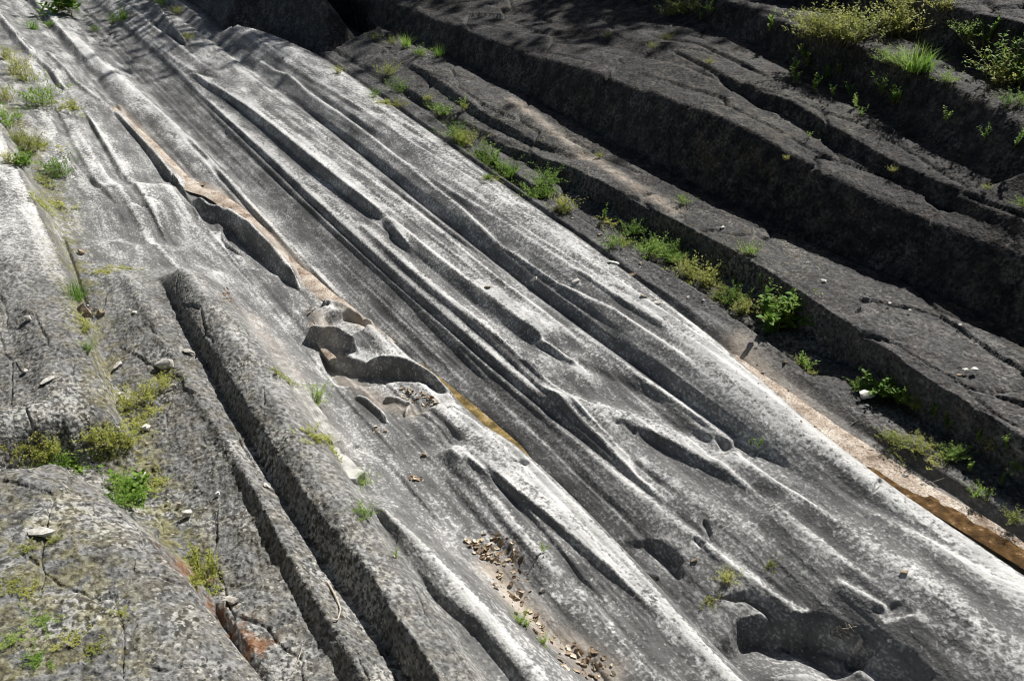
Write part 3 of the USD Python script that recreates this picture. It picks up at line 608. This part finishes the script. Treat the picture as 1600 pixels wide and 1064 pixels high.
def make_plant(kind, style, seed):
    """all plants are about one metre tall and are scaled where they stand"""
    r = np.random.default_rng(seed); pth = kind_prim(kind); S, L = Acc(), Acc(); up = np.array([0, 0, 1.])
    if style == 'weed':            # many thin branching stems with small leaves, loose outline
        for _ in range(34):
            p0 = np.array([r.normal(0, .14), r.normal(0, .14), -.03]); ln = r.uniform(.45, 1.0)
            v, f, c = blade(p0, rdir(r, 38, 88), ln, .006, r.uniform(.05, .5), 5); S.add(v, f)
            for j in range(22):
                u = r.uniform(.25, 1.0); i = int(u*5-1e-6); q = c[i]+(c[i+1]-c[i])*(u*5-i)
                q = q+r.normal(0, .03, 3); L.add(*leafquad(q, rdir(r, -10, 70), r.uniform(.035, .085), r.uniform(.009, .02), up))
    elif style == 'bush':          # broad leaves in a dense round clump
        for _ in range(22):
            p0 = np.array([r.normal(0, .1), r.normal(0, .1), -.03]); ln = r.uniform(.4, .95)
            v, f, c = blade(p0, rdir(r, 30, 85), ln, .008, r.uniform(.1, .4), 4); S.add(v, f)
            for j in range(16):
                u = r.uniform(.3, 1.0); i = int(u*4-1e-6); q = c[i]+(c[i+1]-c[i])*(u*4-i)
                L.add(*leafquad(q+r.normal(0, .03, 3), rdir(r, -25, 60), r.uniform(.1, .2), r.uniform(.03, .06), up))
    elif style == 'grass':
        for _ in range(90):
            p0 = np.array([r.normal(0, .13), r.normal(0, .13), -.03])
            v, f, c = blade(p0, rdir(r, 40, 88), r.uniform(.45, 1.05), .011, r.uniform(.1, .6), 4); L.add(v, f)
        for _ in range(8):
            v, f, c = blade([r.normal(0, .06), r.normal(0, .06), -.03], rdir(r, 60, 88), r.uniform(.9, 1.1), .006, .15, 4); S.add(v, f)
    elif style == 'plume':         # one tall feathery plume
        for _ in range(7):
            p0 = np.array([r.normal(0, .04), r.normal(0, .04), -.03]); ln = r.uniform(.6, 1.0)
            v, f, c = blade(p0, rdir(r, 74, 89), ln, .007, r.uniform(0, .15), 6); S.add(v, f)
            for j in range(80):
                u = r.uniform(.1, 1.0); i = int(u*6-1e-6); q = c[i]+(c[i+1]-c[i])*(u*6-i)
                L.add(*leafquad(q, rdir(r, 0, 65), r.uniform(.05, .13)*(1.15-u*.6), r.uniform(.006, .012), up))
    elif style == 'mat':           # low creeping growth
        for _ in range(26):
            p0 = np.array([r.normal(0, .42), r.normal(0, .3), -.04]); ln = r.uniform(.3, .8)
            v, f, c = blade(p0, rdir(r, 8, 55), ln, .008, r.uniform(.1, .5), 4); S.add(v, f)
            for j in range(20):
                u = r.uniform(.1, 1.0); i = int(u*4-1e-6); q = c[i]+(c[i+1]-c[i])*(u*4-i)
                L.add(*leafquad(q+r.normal(0, .05, 3)*[1, 1, .6], rdir(r, 0, 60), r.uniform(.06, .14), r.uniform(.016, .035), up))
    elif style == 'sprig':         # two or three upright stems with paired leaves
        for _ in range(4):
            p0 = np.array([r.normal(0, .05), r.normal(0, .05), -.03]); ln = r.uniform(.6, 1.0)
            v, f, c = blade(p0, rdir(r, 62, 88), ln, .012, r.uniform(0, .25), 5); S.add(v, f)
            for j in range(18):
                u = .15+.85*j/17; i = int(u*5-1e-6); q = c[i]+(c[i+1]-c[i])*(u*5-i)
                L.add(*leafquad(q, rdir(r, 5, 60), r.uniform(.12, .2), r.uniform(.025, .045), up))
    mats = {'weed': M_yellow, 'bush': M_green, 'grass': M_grass, 'plume': M_yellow, 'mat': M_yellow, 'sprig': M_green}
    usdkit.mesh(stage, f'{pth}/stem', S.out(), M_stem); usdkit.mesh(stage, f'{pth}/foliage', L.out(), M_green if kind.startswith('green') else mats[style])
    return pth
STY = {'w': ('yellow_green_weed', 'weed'), 'g': ('green_weed', 'weed'), 'b': ('green_bush', 'bush'), 't': ('grass_tuft', 'grass'), 'p': ('feathery_plume', 'plume'), 'm': ('creeping_mat', 'mat'), 'n': ('green_mat', 'mat'), 's': ('green_sprig', 'sprig'), 'v': ('yellow_sprig', 'sprig')}
VARS = {}
for k_, (nm, sty) in STY.items():
    VARS[k_] = [make_plant(nm+('' if i == 0 else f'_{i:03d}') if not nm.startswith('green') else nm+('' if i == 0 else f'_{i:03d}'), sty, 100+7*i+ord(k_)) for i in range(3)]
LOOK = {'w': 'loose yellow-green weed', 'g': 'leafy green weed', 'b': 'dense bright green bush', 't': 'upright green grass tuft', 'p': 'feathery green plume', 'm': 'low yellowish creeping plant', 'n': 'low green creeping plant', 's': 'thin green sprig', 'v': 'small yellow-leaved sprig'}
CAT = {'w': 'weed', 'g': 'weed', 'b': 'bush', 't': 'grass', 'p': 'weed', 'm': 'ground plant', 'n': 'ground plant', 's': 'sprig', 'v': 'sprig'}
PRIMNAME = {'w': 'weed', 'g': 'weed', 'b': 'small_bush', 't': 'grass_tuft', 'p': 'feathery_weed', 'm': 'creeping_plant', 'n': 'creeping_plant', 's': 'sprig', 'v': 'sprig'}
ORD = ['', 'second', 'third', 'fourth', 'fifth', 'sixth', 'seventh', 'eighth', 'ninth', 'tenth', 'eleventh', 'twelfth', 'thirteenth', 'fourteenth', 'fifteenth', 'sixteenth', 'seventeenth', 'eighteenth', 'nineteenth', 'twentieth']
# place: [(base x, base y, height in photo pixels, kind)], each row listed from the top of the photo down
PLANTS = {
 'in the upper left corner': [(104,24,46,'b'),(52,46,20,'t'),(78,44,16,'g'),(195,30,24,'t'),(178,36,14,'g'),(252,10,20,'g'),(278,22,16,'w'),(150,50,12,'g'),(296,62,16,'w')],
 'on the broken ledge at upper centre': [(585,62,14,'w'),(612,70,16,'w'),(634,74,24,'t'),(656,88,20,'g'),(686,88,22,'t')],
 'along the outer edge of the polished rock': [(528,115,16,'w'),(584,152,16,'g'),(602,162,18,'m'),(622,168,16,'m'),(1200,505,14,'w')],
 'in the weedy crevice': [(608,118,22,'w'),(622,145,22,'g'),(668,160,12,'w'),(724,172,16,'s'),(723,173,11,'w'),(690,180,24,'g'),(712,216,28,'g'),(717,222,19,'w'),(721,223,19,'t'),(728,228,28,'w'),(752,250,26,'g'),(763,255,18,'m'),(776,256,26,'v'),(761,259,18,'g'),(792,274,30,'g'),(799,274,21,'t'),(772,280,18,'m'),(762,280,12,'t'),(858,290,30,'g'),(843,290,21,'g'),(842,309,23,'g'),(846,312,34,'g'),(880,330,26,'w'),(882,333,18,'w'),(945,345,20,'v'),(950,349,14,'m'),(991,365,18,'t'),(992,368,26,'g'),(960,386,24,'g'),(974,386,16,'w'),(1019,394,25,'g'),(1046,400,26,'g'),(1016,402,36,'g'),(1049,408,18,'t'),(1054,409,15,'g'),(1060,410,22,'g'),(1076,432,34,'w'),(1086,437,23,'m'),(1100,446,34,'w'),(1102,451,23,'w'),(1126,463,18,'w'),(1126,470,26,'m'),(1150,472,26,'g'),(1136,478,18,'g'),(1236,488,44,'g'),(1160,490,24,'w'),(1155,493,16,'w'),(1198,494,30,'t'),(1212,502,36,'w'),(1216,508,52,'b'),(1202,521,21,'t'),(1256,569,15,'w'),(1252,574,22,'s'),(1262,580,22,'v'),(1260,580,15,'m')],
 'below the shaded terrace face at right': [(1190,448,18,'s'),(1146,446,16,'s'),(1352,595,22,'v'),(1342,605,20,'g'),(1380,614,36,'b'),(1358,608,20,'n'),(1412,628,34,'g'),(1432,638,22,'w'),(1456,650,30,'s'),(1478,668,24,'s'),(1528,690,22,'s'),(1548,700,20,'w'),(1572,700,24,'s'),(1496,712,24,'g'),(1514,735,22,'s'),(1590,735,24,'g'),(1562,758,20,'s'),(1528,775,22,'g'),(1584,815,26,'w')],
 'on the dark shelf beside the wet channel': [(1390,688,24,'w'),(1412,694,26,'m'),(1436,702,28,'w'),(1460,712,26,'m'),(1482,716,22,'g')],
 'on the bare surface of the far terrace': [(1170,402,26,'g'),(1068,322,18,'g'),(936,246,12,'w')],
 'on the ledge at the top right': [(1046,26,20,'w'),(1066,24,24,'w'),(1088,22,22,'w'),(1112,20,18,'g'),(1268,62,46,'w'),(1296,68,52,'w'),(1326,68,50,'w'),(1284,58,40,'w'),(1312,56,40,'w'),(1350,62,36,'w'),(1396,58,44,'w'),(1420,52,46,'w'),(1410,18,26,'w'),(1470,18,30,'w'),(1384,98,22,'g'),(1402,104,26,'g'),(1426,112,40,'t'),(1444,112,34,'t'),(1480,130,20,'g'),(1582,128,58,'g'),(1570,132,44,'w'),(1574,166,22,'g'),(1596,168,20,'g'),(1516,62,30,'g'),(1540,70,30,'s')],
 'on the shaded step at top right': [(1204,48,26,'v'),(1238,118,22,'v'),(1262,108,26,'v'),(1244,130,20,'v'),(1270,142,22,'v'),(1290,128,22,'v'),(1326,152,18,'v'),(1336,168,18,'v'),(1378,152,28,'v'),(1390,166,28,'v'),(1402,166,20,'v'),(1342,188,16,'v'),(1300,150,16,'v'),(1256,96,20,'v'),(1312,118,18,'v'),(1480,190,18,'v'),(1585,232,22,'v'),(1536,220,18,'v')],
 'on the dark slope at upper right': [(1020,76,14,'w'),(1040,66,16,'w'),(1094,34,16,'s'),(1108,100,12,'w'),(950,62,12,'w'),(1264,216,12,'v'),(1396,270,12,'w'),(1230,250,10,'w'),(1596,326,18,'g'),(1540,300,12,'w')],
 'in the grassy gully on the far left': [(8,92,24,'w'),(26,116,34,'w'),(44,128,28,'w'),(64,166,48,'g'),(10,160,28,'w'),(8,198,46,'g'),(28,226,32,'w'),(48,238,34,'w'),(64,228,26,'m'),(34,262,26,'b'),(14,256,24,'w'),(86,272,38,'g'),(100,278,26,'g'),(66,284,26,'m'),(112,170,22,'m'),(60,316,26,'m'),(90,322,24,'m')],
 'in the crack beside the left ledge': [(121,468,40,'t'),(136,520,26,'w'),(138,548,20,'g'),(166,424,20,'m'),(194,420,18,'m'),(124,500,14,'m')],
 'on the gravelly rock at left centre': [(202,636,44,'w'),(230,622,44,'w'),(256,604,36,'w'),(216,652,40,'m')],
 'at the head of the near boulder': [(58,704,40,'m'),(84,712,46,'w'),(112,728,48,'n'),(96,728,36,'g'),(150,694,44,'w'),(180,690,54,'w'),(204,694,44,'w'),(168,712,34,'m')],
 'between near boulder and gravelly rock': [(196,790,64,'g'),(210,772,52,'b'),(190,760,40,'g'),(236,760,30,'m'),(320,912,100,'p'),(334,908,70,'p'),(308,918,46,'w'),(330,925,34,'m')],
 'on the bleached slabs at left centre': [(440,588,24,'m'),(494,628,34,'g'),(492,686,30,'m'),(516,700,30,'m'),(568,756,26,'g'),(570,806,28,'g'),(556,742,16,'n')],
 'among the fallen leaves at the bottom': [(620,872,18,'s'),(812,972,22,'g'),(822,980,18,'s'),(850,862,18,'s'),(848,1004,16,'g')],
 'on the lichened near boulder': [(14, 920, 24, 'm'), (46, 924, 22, 'm'), (40, 860, 18, 'm'), (70, 966, 24, 'n'), (110, 1000, 27, 'm'), (60, 1030, 27, 'n'), (16, 1000, 24, 'n'), (150, 1014, 22, 'm'), (190, 960, 18, 'm'), (84, 846, 14, 'm')],
 'at the rim of the big hollow': [(1136,908,26,'w'),(1112,938,14,'m'),(1206,880,12,'m'),(1184,698,18,'s'),(1172,696,12,'s')],
}
GROUPS = {}
for place, rows in PLANTS.items():
    seen = {}
    total = {}
    for q in rows: total[q[3]] = total.get(q[3], 0)+1
    for j, (px, py, hh, kd) in enumerate(rows):
        p = hit(px, py); hm = metres(p, hh)*(1.35 if 'crevice' in place or 'top right' in place else .92 if 'boulder' in place or 'gravelly' in place else 1.12)
        c = seen.get(kd, 0); seen[kd] = c+1
        if total[kd] == 1: lab = f'{LOOK[kd]} {place}'
        elif c == 0: lab = f'{LOOK[kd]} {place}, topmost of them'
        elif c == total[kd]-1: lab = f'{LOOK[kd]} {place}, lowest of them'
        else: lab = f'{LOOK[kd]} {place}, {ORD[c]} from the top'
        w = {'m': 1.5, 'n': 1.5, 't': 1.0, 'p': 1.0, 's': .95, 'v': .95}.get(kd, 1.15)
        S = np.diag([w, w, 1.0])@rotz(rng.uniform(0, 6.28))
        if kd in 'mn': S = upto(normal_at(p[0], p[1]))@np.diag([1, 1, .7])@rotz(rng.uniform(0, 6.28))
        thing(PRIMNAME[kd], lab, CAT[kd], p, S, hm, f'plants {place}', VARS[kd][j % 3])

# ---------------------------------------------------------------- loose stones and slabs
def stone_mesh(dims, seed, flat=.25, chips=16):
    r = np.random.default_rng(seed); p = r.normal(size=(chips, 3)); p /= np.linalg.norm(p, axis=1, keepdims=True); p = np.clip(p*1.2, -.85, .85)
    h = trimesh.convex.convex_hull(p*np.array(dims)/2*1.1); h = h.subdivide().subdivide()
    v = np.array(h.vertices); L = max(dims)
    v = v+(meshkit.fbm(v/L*5+seed, 3, seed)-.5)[:, None]*L*.10*(v/(np.linalg.norm(v, axis=1, keepdims=True)+1e-9))
    v[:, 2] -= v[:, 2].min(); return v, np.array(h.faces)
STONES = [  # x, y, length px, width ratio, thickness ratio, kind, label
 (260,574,34,.5,.4,'pale','cream flat stone casting a dark shadow on the gravelly rock at left'),
 (295,550,16,.8,.25,'pale','cream triangular chip beside the head of the long dark furrow'),
 (45,502,13,.6,.5,'pale','small cream stone on the smooth hollow at the far left edge'),
 (40,580,11,.7,.4,'pale','small pale stone with a thin stick above it at far left'),
 (74,594,22,.6,.1,'pale','flat white disc of stone on the left ledge'),
 (128,492,26,.6,.5,'tan','tan lumpy stone in the crack beside the left ledge'),
 (158,492,14,.8,.6,'tan','small round tan stone right of the crack at left'),
 (126,396,12,.7,.5,'tan','small tan stone high in the gravelly channel at left'),
 (200,486,8,.8,.5,'pale','tiny white pebble on rough rock left of the furrow head'),
 (211,491,7,.8,.5,'pale','tiny grey-white pebble just right of another on the rough rock'),
 (184,572,22,.35,.15,'pale','thin white flake lying lengthwise on the gravelly rock'),
 (228,670,15,.8,.6,'pale','round white stone below the loose yellow weeds'),
 (271,605,10,.8,.5,'pale','small white stone just below the cream flat stone'),
 (417,762,13,.8,.35,'pale','white pebble on the rim of the long dark furrow'),
 (340,772,9,.8,.5,'pale','small white pebble on the middle of the gravelly rock'),
 (294,806,16,.7,.5,'pale','pale angular stone above the feathery plume'),
 (64,838,42,.42,.2,'pale','large white flake lying on the near boulder'),
 (362,942,26,.6,.3,'pale','white broken stone at the foot of the feathery plume'),
 (350,948,14,.6,.4,'pale','smaller white fragment left of the white broken stone'),
 (900,440,12,.7,.3,'pale','white chip on the far wall of the longest dark groove'),
 (836,437,12,.6,.4,'pale','white stone lodged at the top edge of the longest dark groove'),
 (762,450,12,.45,.3,'tan','small dark-edged chip on the middle ridge'),
 (988,432,20,.6,.35,'tan','flat tan stone on the strip beside the weedy crevice'),
 (958,412,22,.35,.2,'pale','long thin pale chip on the strip beside the weedy crevice'),
 (1028,474,20,.4,.25,'pale','flat pale chip on the outer edge of the polished rock'),
 (1006,464,14,.5,.25,'tan','small tan chip left of the flat pale chip'),
 (1286,441,13,.8,.5,'pale','white stone near the middle of the far terrace'),
 (1522,578,16,.6,.4,'pale','pale stone beside a rusty one on the far terrace'),
 (1499,588,12,.7,.5,'tan','rusty brown stone on the far terrace'),
 (1508,577,12,.8,.3,'pale','grey disc left of the pale stone on the far terrace'),
 (1390,474,8,.8,.4,'pale','small white pebble at the edge of shadow on the far terrace'),
 (1262,412,7,.8,.4,'pale','tiny white pebble high on the far terrace'),
 (1128,357,11,.6,.4,'pale','white chip at the shadow edge where the far terrace narrows'),
 (1422,484,7,.8,.4,'pale','tiny white pebble by the shadow edge right of the white stone'),
 (1500,508,8,.8,.4,'pale','white pebble by the shadow edge near the right side'),
 (1342,702,16,.7,.4,'tan','brown stone at the edge of the wet channel'),
 (1398,742,15,.5,.5,'tan','dark brown stone in the wet channel'),
 (1414,746,12,.7,.6,'pale','pale green-grey stone standing in the wet channel'),
 (1352,622,26,.5,.5,'pale','pale block among the weeds at the foot of the shaded terrace face'),
 (1342,1004,24,.45,.4,'pale','white wedge of stone at the right tip of the big hollow'),
 (664,711,10,.7,.5,'tan','brown pebble in the scoured floor left of the whaleback'),
 (848,922,10,.7,.5,'pale','pale stone in the leaf-filled channel'),
 (1085,876,12,.4,.4,'tan','brown chip right of the crescent hollow'),
 (1412,894,12,.4,.3,'tan','small brown chip beside the small scour at lower right'),
]
rs = [None]
for i, (px, py, ln, wr, tr, kd, lab) in enumerate(STONES):
    p = hit(px, py); L = metres(p, ln)*(.72 if 'far terrace' in lab or 'shadow edge' in lab else 1); n = normal_at(p[0], p[1])
    R = upto(n)@rotz(rng.uniform(-.6, .6)+(1.2 if 'lengthwise' in lab else 0))
    v, f = stone_mesh((L, L*wr, L*tr), 300+i); v = v@R.T+p-n*L*tr*.12
    tag(usdkit.mesh(stage, path('stone'), (v, f), M_stone if kd == 'pale' else M_tan, smooth=25).GetPrim(), lab, 'stone')
def slab(name, top, z_top, thick, mat, label, cat, seed, spread=.06):
    """a broken slab: its top outline in the photo at height z_top, sides slightly battered and chipped"""
    r = np.random.default_rng(seed)
    tp = np.array([np.append(ground(px, py, z), z) for (px, py), z in zip(top, np.broadcast_to(z_top, (len(top),)))], float)
    c = tp.mean(0); bt = c+(tp-c)*np.array([1+spread, 1+spread, 1]); bt[:, 2] = tp[:, 2]-thick
    h = trimesh.convex.convex_hull(np.vstack([tp, bt]))
    for _ in range(4): h = h.subdivide()
    v = np.array(h.vertices); n_ = np.array(h.vertex_normals)
    v = v+n_*((meshkit.fbm(v*9+seed, 4, seed)-.5)*.11*min(1, thick*5))[:, None]
    return tag(usdkit.mesh(stage, path(name), (v, np.array(h.faces)), mat, smooth=35).GetPrim(), label, cat)
slab('rock_slab', [(418,549),(438,556),(462,590),(496,632),(534,686),(520,692),(478,650),(440,600)], [.53,.51,.49,.46,.43,.46,.50,.53], .1, M_slab, 'long bleached slab lying along the smooth channel at left centre', 'rock', 6)
slab('rock_slab', [(508,688),(530,700),(568,738),(556,748),(530,748),(510,730)], [.47,.46,.44,.45,.47,.48], .08, M_slab, 'bleached slab with a dark undercut end, lower of the two', 'rock', 8)

# loose pebbles and chips that have gathered in the low places
PEB = []
for i in range(4):
    k_ = kind_prim('pebble'+('' if i == 0 else f'_{i:03d}')); v, f = stone_mesh((1, .75-.08*i, .5-.06*i), 700+i, chips=12); usdkit.mesh(stage, f'{k_}/pebble_body', (v-[0, 0, .06], f), (M_tan, M_stone, M_slab, M_tan)[i], smooth=25); PEB.append(k_)
SCATTER = [([(1165,572),(1210,612),(1290,672),(1370,725)], 16, 40, (3, 9), 'small stone or chip lying on the silt of the right-hand channel'),
    ([(1420,748),(1500,795),(1590,850)], 14, 14, (3, 7), 'small stone at the edge of the brown water on the right'),
    ([(125,440),(150,540),(190,640),(230,740),(290,850)], 26, 40, (3, 9), 'small pale chip on the gravelly rock at left'),
    ([(640,150),(760,256),(860,322),(1000,412),(1100,470),(1250,580)], 8, 34, (4, 10), 'small grey stone among the weeds of the crevice'),
    ([(760,880),(810,945),(900,1020),(950,1055)], 10, 20, (3, 8), 'small pale chip on the silt of the lower channel')]
for line_, wid, num, (lo, hi), lab in SCATTER:
    q = np.array(line_, float)
    for j in range(num):
        u = rng.uniform(0, len(q)-1); i = int(min(u, len(q)-1.001)); c = q[i]+(q[i+1]-q[i])*(u-i)+rng.normal(0, wid*.5, 2)
        p = hit(*c); L = metres(p, lo+(hi-lo)*rng.uniform()**2.2)
        thing('pebble', lab, 'stone', p, upto(normal_at(p[0], p[1]))@rotz(rng.uniform(0, 6.28)), L, lab.replace('stone ', 'stones ').replace('chip ', 'chips '), PEB[j % 4])
# ---------------------------------------------------------------- dry leaves
def leaf_kind(seed):
    r = np.random.default_rng(seed); pth = kind_prim('dry_leaf'+('' if seed == 0 else f'_{seed:03d}'))
    u = np.linspace(0, 1, 6); w = .32*np.sin(np.pi*u**.85)**.8+.01; curl = r.uniform(.3, .9)
    rows = []
    for i in range(6):
        for v_ in (-1, -.45, 0, .45, 1): rows.append([u[i]-.5, v_*w[i]*(1+.18*r.normal()*(abs(v_) > .6)), .22*curl*v_**2*w[i]/.32+.16*curl*(u[i]-.5)**2*2+.03*r.normal()])
    q = np.arange(30).reshape(6, 5); f = np.stack([q[:-1, :-1], q[:-1, 1:], q[1:, 1:], q[1:, :-1]], -1).reshape(-1, 4)
    usdkit.mesh(stage, f'{pth}/leaf_blade', (np.array(rows), f), M_leafdry, smooth=True)
    return pth
LEAVES = [leaf_kind(i) for i in range(4)]
HEAPS = [  # outline centre, half sizes along and across, tilt in the photo, number, size px, label
 ((772,858),(48,22),18,64,17,'dry brown leaf in the big heap at the head of the sandy channel'),
 ((800,912),(34,26),40,30,14,'dry brown leaf scattered below the big heap in the sandy channel'),
 ((836,980),(50,14),50,26,13,'dry brown leaf along the edge of the second rough ridge'),
 ((915,1034),(52,24),25,40,15,'dry brown leaf in the sandy channel at the bottom edge'),
 ((652,622),(38,10),20,32,10,'dry brown leaf in the scoured floor under the scalloped rim'),
 ((652,748),(14,9),0,14,11,'dry brown leaf in the small round clump above the big heap'),
 ((594,672),(12,6),0,8,10,'dry brown leaf in the tiny clump beside the scoured fins'),
 ((356,466),(26,10),48,18,10,'dry leaf in the pale gutter beside the rough ridge'),
 ((486,488),(8,8),0,8,10,'dry leaf in the pocket above the first boulder-like lump'),
 ((311,291),(10,5),5,6,11,'dark curled leaf on the sand of the upper channel'),
 ((1345,706),(40,10),38,12,8,'dry leaf on the sand of the wet channel'),
]
for (cx, cy), (ha, hb), tilt, num, sz, lab in HEAPS:
    ct, sn = math.cos(math.radians(tilt)), math.sin(math.radians(tilt))
    for j in range(num):
        a = math.sqrt(rng.uniform())*ha; b = rng.uniform(0, 2*math.pi); dx, dy = a*math.cos(b), a/ha*hb*math.sin(b)
        p = hit(cx+dx*ct-dy*sn, cy+dx*sn+dy*ct); L = metres(p, sz)*rng.uniform(.35, .9)
        R = upto(normal_at(p[0], p[1])+rng.normal(0, .35, 3)*[1, 1, 0])@rotz(rng.uniform(0, 6.28))
        thing('dry_leaf', lab, 'leaf', p+[0, 0, .003+L*.08*rng.uniform(0, 1)], R, L, lab.replace('dry', 'dry').replace(' leaf', ' leaves'), LEAVES[j % 4])

# ---------------------------------------------------------------- twigs
def twig(pts, r0, label, mat=M_twig, lift=.006):
    p = np.array([hit(*q) for q in pts]); p[:, 2] += lift
    k = np.linspace(0, 1, 14); kk = np.linspace(0, 1, len(p))
    c = np.stack([PchipInterpolator(kk, p[:, i])(k) for i in range(3)], 1)
    tdir = np.gradient(c, axis=0); tdir /= np.linalg.norm(tdir, axis=1, keepdims=True); a = np.cross(tdir, [0, 0, 1.]); a /= np.linalg.norm(a, axis=1, keepdims=True); b = np.cross(a, tdir)
    th = np.arange(6)*np.pi/3; rr = r0*(1-.5*k)
    v = c[:, None]+rr[:, None, None]*(np.cos(th)[None, :, None]*a[:, None]+np.sin(th)[None, :, None]*b[:, None]); q = np.arange(14*6).reshape(14, 6)
    f = np.stack([q[:-1], np.roll(q[:-1], -1, 1), np.roll(q[1:], -1, 1), q[1:]], -1).reshape(-1, 4)
    tag(usdkit.mesh(stage, path('twig'), (v.reshape(-1, 3), f), mat, smooth=True).GetPrim(), label, 'twig')
twig([(512,913),(521,928),(529,945),(532,958),(528,970),(522,971)], .008, 'pale curved root-like twig in the long dark furrow')
twig([(264,526),(278,530),(290,540)], .004, 'thin dark twig pointing at the cream triangular chip')
twig([(472,1018),(466,1034),(458,1050)], .004, 'straight pale twig on the rough rock at the bottom left')
twig([(28,562),(34,570),(38,578)], .004, 'thin grey twig above a small pale stone at far left')
twig([(1330,664),(1350,655),(1375,656)], .003, 'thin bent twig beside the sand of the wet channel')
twig([(1455,755),(1475,748),(1500,744)], .003, 'thin pale twig beside the weeds at the right')
twig([(1132,915),(1137,905),(1140,896)], .004, 'dark twig sticking up at the rim of the big hollow')
r_ = np.random.default_rng(5)
for i in range(16):
    x0, y0 = 1318+r_.normal(0, 12), 992+r_.normal(0, 6); a = r_.uniform(0, 3.14); l_ = r_.uniform(5, 12)
    twig([(x0-l_*math.cos(a), y0-l_*.6*math.sin(a)), (x0, y0), (x0+l_*math.cos(a), y0+l_*.6*math.sin(a))], .004, 'dead twig in the bundle caught on the lip of the big hollow', lift=.01+.03*r_.uniform())
    stage.GetPrimAtPath('/World/twig' if False else f'/World/twig_{_names["/World/twig"]-1:03d}').SetCustomDataByKey('group', 'dead twigs bundled on the lip of the big hollow')

# ---------------------------------------------------------------- the trees round the trench: outside the picture, but they shade it
def tree_kind(name, seed, nl):
    r = np.random.default_rng(seed); pth = kind_prim(name); tr = Acc(); L = Acc()
    u = np.linspace(0, 1, 9); th = np.arange(8)*np.pi/4
    v = np.stack([np.stack([.25*(1-.8*k)*np.cos(th)+.2*math.sin(3*k), .25*(1-.8*k)*np.sin(th)+.15*math.sin(4*k), np.full(8, 9.0*k)], 1) for k in u]).reshape(-1, 3)
    q = np.arange(72).reshape(9, 8); tr.add(v, np.stack([q[:-1], np.roll(q[:-1], -1, 1), np.roll(q[1:], -1, 1), q[1:]], -1).reshape(-1, 4))
    cen = []
    for k in range(26):
        d = rdir(r, -15, 75); b0 = np.array([0, 0, r.uniform(3, 8)]); e = b0+d*r.uniform(1.2, 3.2); cen.append(e)
        vv, ff, _ = blade(b0, e-b0, np.linalg.norm(e-b0), .05, .1, 4); tr.add(vv, ff)
    for k in range(nl):
        c = cen[r.integers(len(cen))]; L.add(*leafquad(c+r.normal(0, .62, 3), rdir(r, -40, 60), r.uniform(.18, .34), r.uniform(.07, .13), np.array([0, 0, 1.])))
    usdkit.mesh(stage, f'{pth}/trunk', tr.out(), M_bark); usdkit.mesh(stage, f'{pth}/crown', L.out(), M_crown)
    return pth
TK = [tree_kind('tree', 31, 5200), tree_kind('tree_001', 32, 5200)]
TREES = [(-10.5,1,1.2),(-12,6,1.1),(-13,11,1.25),(-15,17,1.2),(-8,-3.5,1.1),(-3.5,-6,1.25),(1.5,-7,1.15),(6,-6.5,1.2),(-17,24,1.2),(-15,3,1.4),(-6,-9,1.4),(-17,9,1.4),(3,-11,1.5),(-9.2,4,1.35),(-7,-.5,1.3),(-11,9,1.35),(-4.5,-4,1.45),(.5,-4.6,1.4),(5,-4.4,1.4),(9.5,-3,1.4),(-14,14,1.4),(11,0,1.3)]
SHADE = [(-.5,33,.85),(4.5,31,1.0),(9.5,28,1.0),(14,24,1.0),(18,19.5,1.0),(21,13,1.1),(-9,37,1.2),(22,7,1.1),(6,35,1.4),(-15,38,1.2),(13,31,1.4),(22,22,1.4)]
for i, (x, y, sc) in enumerate(TREES+SHADE):
    z = float(height(np.array([x]), np.array([y]), False)[0])-.1
    thing('tree', 'broadleaf tree standing round the rock trench outside the picture', 'tree', (x, y, z), rotz(i*1.3), sc, 'trees round the trench', TK[i % 2])
